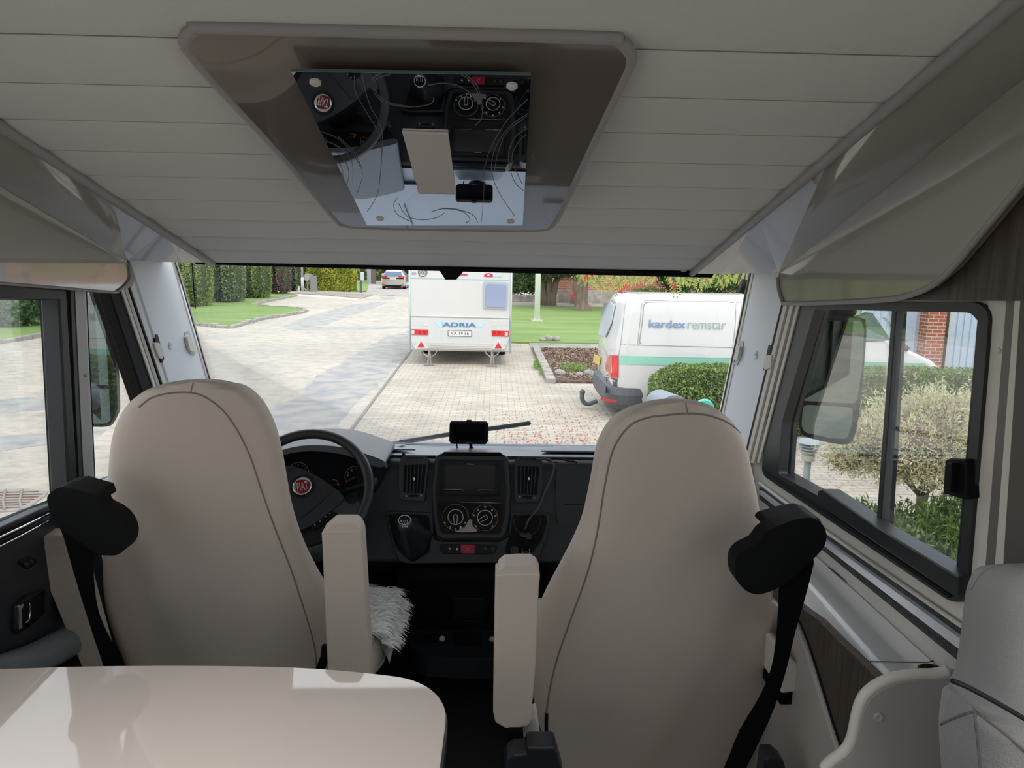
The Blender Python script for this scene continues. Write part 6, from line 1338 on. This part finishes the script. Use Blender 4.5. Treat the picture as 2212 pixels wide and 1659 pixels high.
M_gal = mat('galvanised pale', (.42, .48, .50), .4, .5)
MB().tube([lc, lc+Vector((0, 0, zt-.14))], .030, 14).build('pole', mat('lamp pole green grey', (.30, .36, .35), .5), gl2, smooth=True)
MB().lathe([(.02, 0), (.06, -.008), (.115, -.028), (.118, -.034), (.075, -.036), (.07, -.05)], (lc.x, lc.y, zt), (0, 0, 1), 32).build('cap', M_gal, gl2, smooth=True)
for k in range(3): MB().lathe([(.05, 0), (.088-.008*k, -.008), (.086-.008*k, -.014), (.05, -.010)], (lc.x, lc.y, zt-.052-.028*k), (0, 0, 1), 30).build('louvre', M_gal, gl2, smooth=True)
MB().lathe([(.045, 0), (.045, -.10), (.058, -.105), (.058, -.15), (.04, -.165)], (lc.x, lc.y, zt-.04), (0, 0, 1), 26).build('lantern', mat('lantern glass', (.50, .50, .42), .3), gl2, smooth=False)
bc_ = g(1976, 1178)
vb = thing('variegated_bush', 'cream and pink variegated willow bush on a single stem outside the right window', 'bush', bc_)
Gv = leafmat('variegated leaves', [(.74, .70, .48), (.52, .58, .26), (.80, .76, .60), (.70, .52, .42), (.36, .46, .17), (.84, .80, .66)], .3)
trk = MB().tube([bc_, bc_+Vector((.01, 0, .25)), bc_+Vector((.02, 0, .45)), bc_+Vector((0, 0, .62))], [.042, .038, .045, .03], 12)
for i in range(16):
    a_ = i*2.4; trk.tube([bc_+Vector((0, 0, .42)), bc_+Vector((math.cos(a_)*.2, math.sin(a_)*.2, .62)), bc_+Vector((math.cos(a_)*.5, math.sin(a_)*.4, .80+.15*math.sin(i)))], [.012, .008, .003], 5)
trk.build('trunk', mat('willow bark', (.28, .25, .18), .9, bump=.6, bscale=20), vb, smooth=True)
sp = [(bc_.x, bc_.y, .95, .50, .48, .36), (bc_.x-.38, bc_.y+.1, .86, .38, .35, .26), (bc_.x+.38, bc_.y, .93, .38, .38, .32), (bc_.x-.1, bc_.y, .76, .50, .45, .20), (bc_.x+.15, bc_.y, 1.12, .34, .34, .20), (bc_.x-.62, bc_.y+.05, .72, .20, .18, .12)]
co_ = MB(); [co_.ball(s[:3], (s[3]*.62, s[4]*.62, s[5]*.62)) for s in sp]; co_.build('inner_growth', mat('brown twigs', (.14, .10, .07), .95), vb, smooth=True)
p, d = blobs(sp, 30000, .32); foliage('leaves', p, d+np.array([0, 0, .5]), .040, Gv, vb, asp=.27, along=1.0)
sht = MB(); sv = []; sd = []
for i in range(110):
    s = sp[rng.integers(0, 6)]; q = rng.normal(0, 1, 3); q[2] = abs(q[2])*.7; q /= np.linalg.norm(q); a = np.array(s[:3])+q*np.array(s[3:])*.8; L_ = rng.uniform(.06, .17); b = a+(q+np.array([0, 0, .5]))*L_
    sht.tube([a, b], [.003, .0012], 4)
    for j in range(16): t_ = j/15; sv.append(a+(b-a)*t_+rng.normal(0, .008, 3)); sd.append(q+rng.normal(0, .5, 3))
sht.build('shoots', M_bark, vb); foliage('leaves', np.array(sv), np.array(sd), .042, Gv, vb, asp=.26, along=1.0)
g2 = g(2030, 1215)
Gg = leafmat('bright green leaves', [(.07, .13, .03), (.15, .25, .06), (.27, .37, .13)], .3)
gb_ = thing('green_plant', 'low bright green leafy plant right of the bush stem', 'plant', g2)
spx = [(g2.x-.05, g2.y+.12, .22, .38, .3, .22), (g2.x+.35, g2.y+.1, .30, .38, .3, .30), (g2.x-.42, g2.y+.45, .17, .22, .2, .18)]
p, d = blobs(spx, 6500, .3); foliage('leaves', p, d+np.array([0, 0, .7]), .065, Gg, gb_, asp=.24, along=.6)
sm = MB()
for i in range(40):
    x_, y_ = g2.x+rng.uniform(-.45, .6), g2.y+rng.uniform(-.1, .4); sm.tube([(x_, y_, 0), (x_+rng.normal(0, .04), y_, .35)], .004, 4)
sm.build('stems', mat('green stems', (.12, .2, .05), .8), gb_)
# garage with brick pillar
gY = 15.5
ga = thing('garage', 'pale blue corrugated garage wall with a red brick pillar beyond the hedge', 'garage', (9.5, gY, 0))
M_cor = mat('pale blue cladding', (.50, .60, .72), .45)
m_ = MB(); xa = hit(1940, 700, PY(gY)).x; xb = hit(2200, 700, PY(gY)).x; px0 = hit(1986, 700, PY(gY)).x; px1 = hit(2034, 700, PY(gY)).x
zz_ = []; x_ = xa-.8
while x_ < xb+2: zz_ += [(x_, 0), (x_+.10, 0), (x_+.115, -.02), (x_+.135, -.02), (x_+.15, 0)]; x_ += .15
pts = [Vector((a, gY+b, 0)) for a, b in zz_]
n_ = len(pts); m_.add(pts+[p+Vector((0, 0, 3.6)) for p in pts]+[p+Vector((0, .1, 0)) for p in pts]+[p+Vector((0, .1, 3.6)) for p in pts], [(i, i+1, i+1+n_, i+n_) for i in range(n_-1)]+[(i+2*n_, i+1+2*n_, i+1+3*n_, i+3*n_) for i in range(n_-1)]+[(i+n_, i+1+n_, i+1+3*n_, i+3*n_) for i in range(n_-1)])
m_.build('cladding', M_cor, ga)
MB().box((px0, gY-.30, 0), (px1-.09, gY+.0, 3.6)).build('brick_pillar', brickmat('pillar brick', (.45, .12, .06), (.36, .09, .05), (.55, .48, .42), .22, .075, ms=.010, vert=True, noise=.1), ga)
MB().box((px1-.09, gY-.26, 0), (px1, gY, 3.6)).build('door_frame', M_frame, ga)
MB().box((px1+.12, gY-.05, 0), (px1+.2, gY-.02, 3.6)).build('trim_board', M_cw, ga)
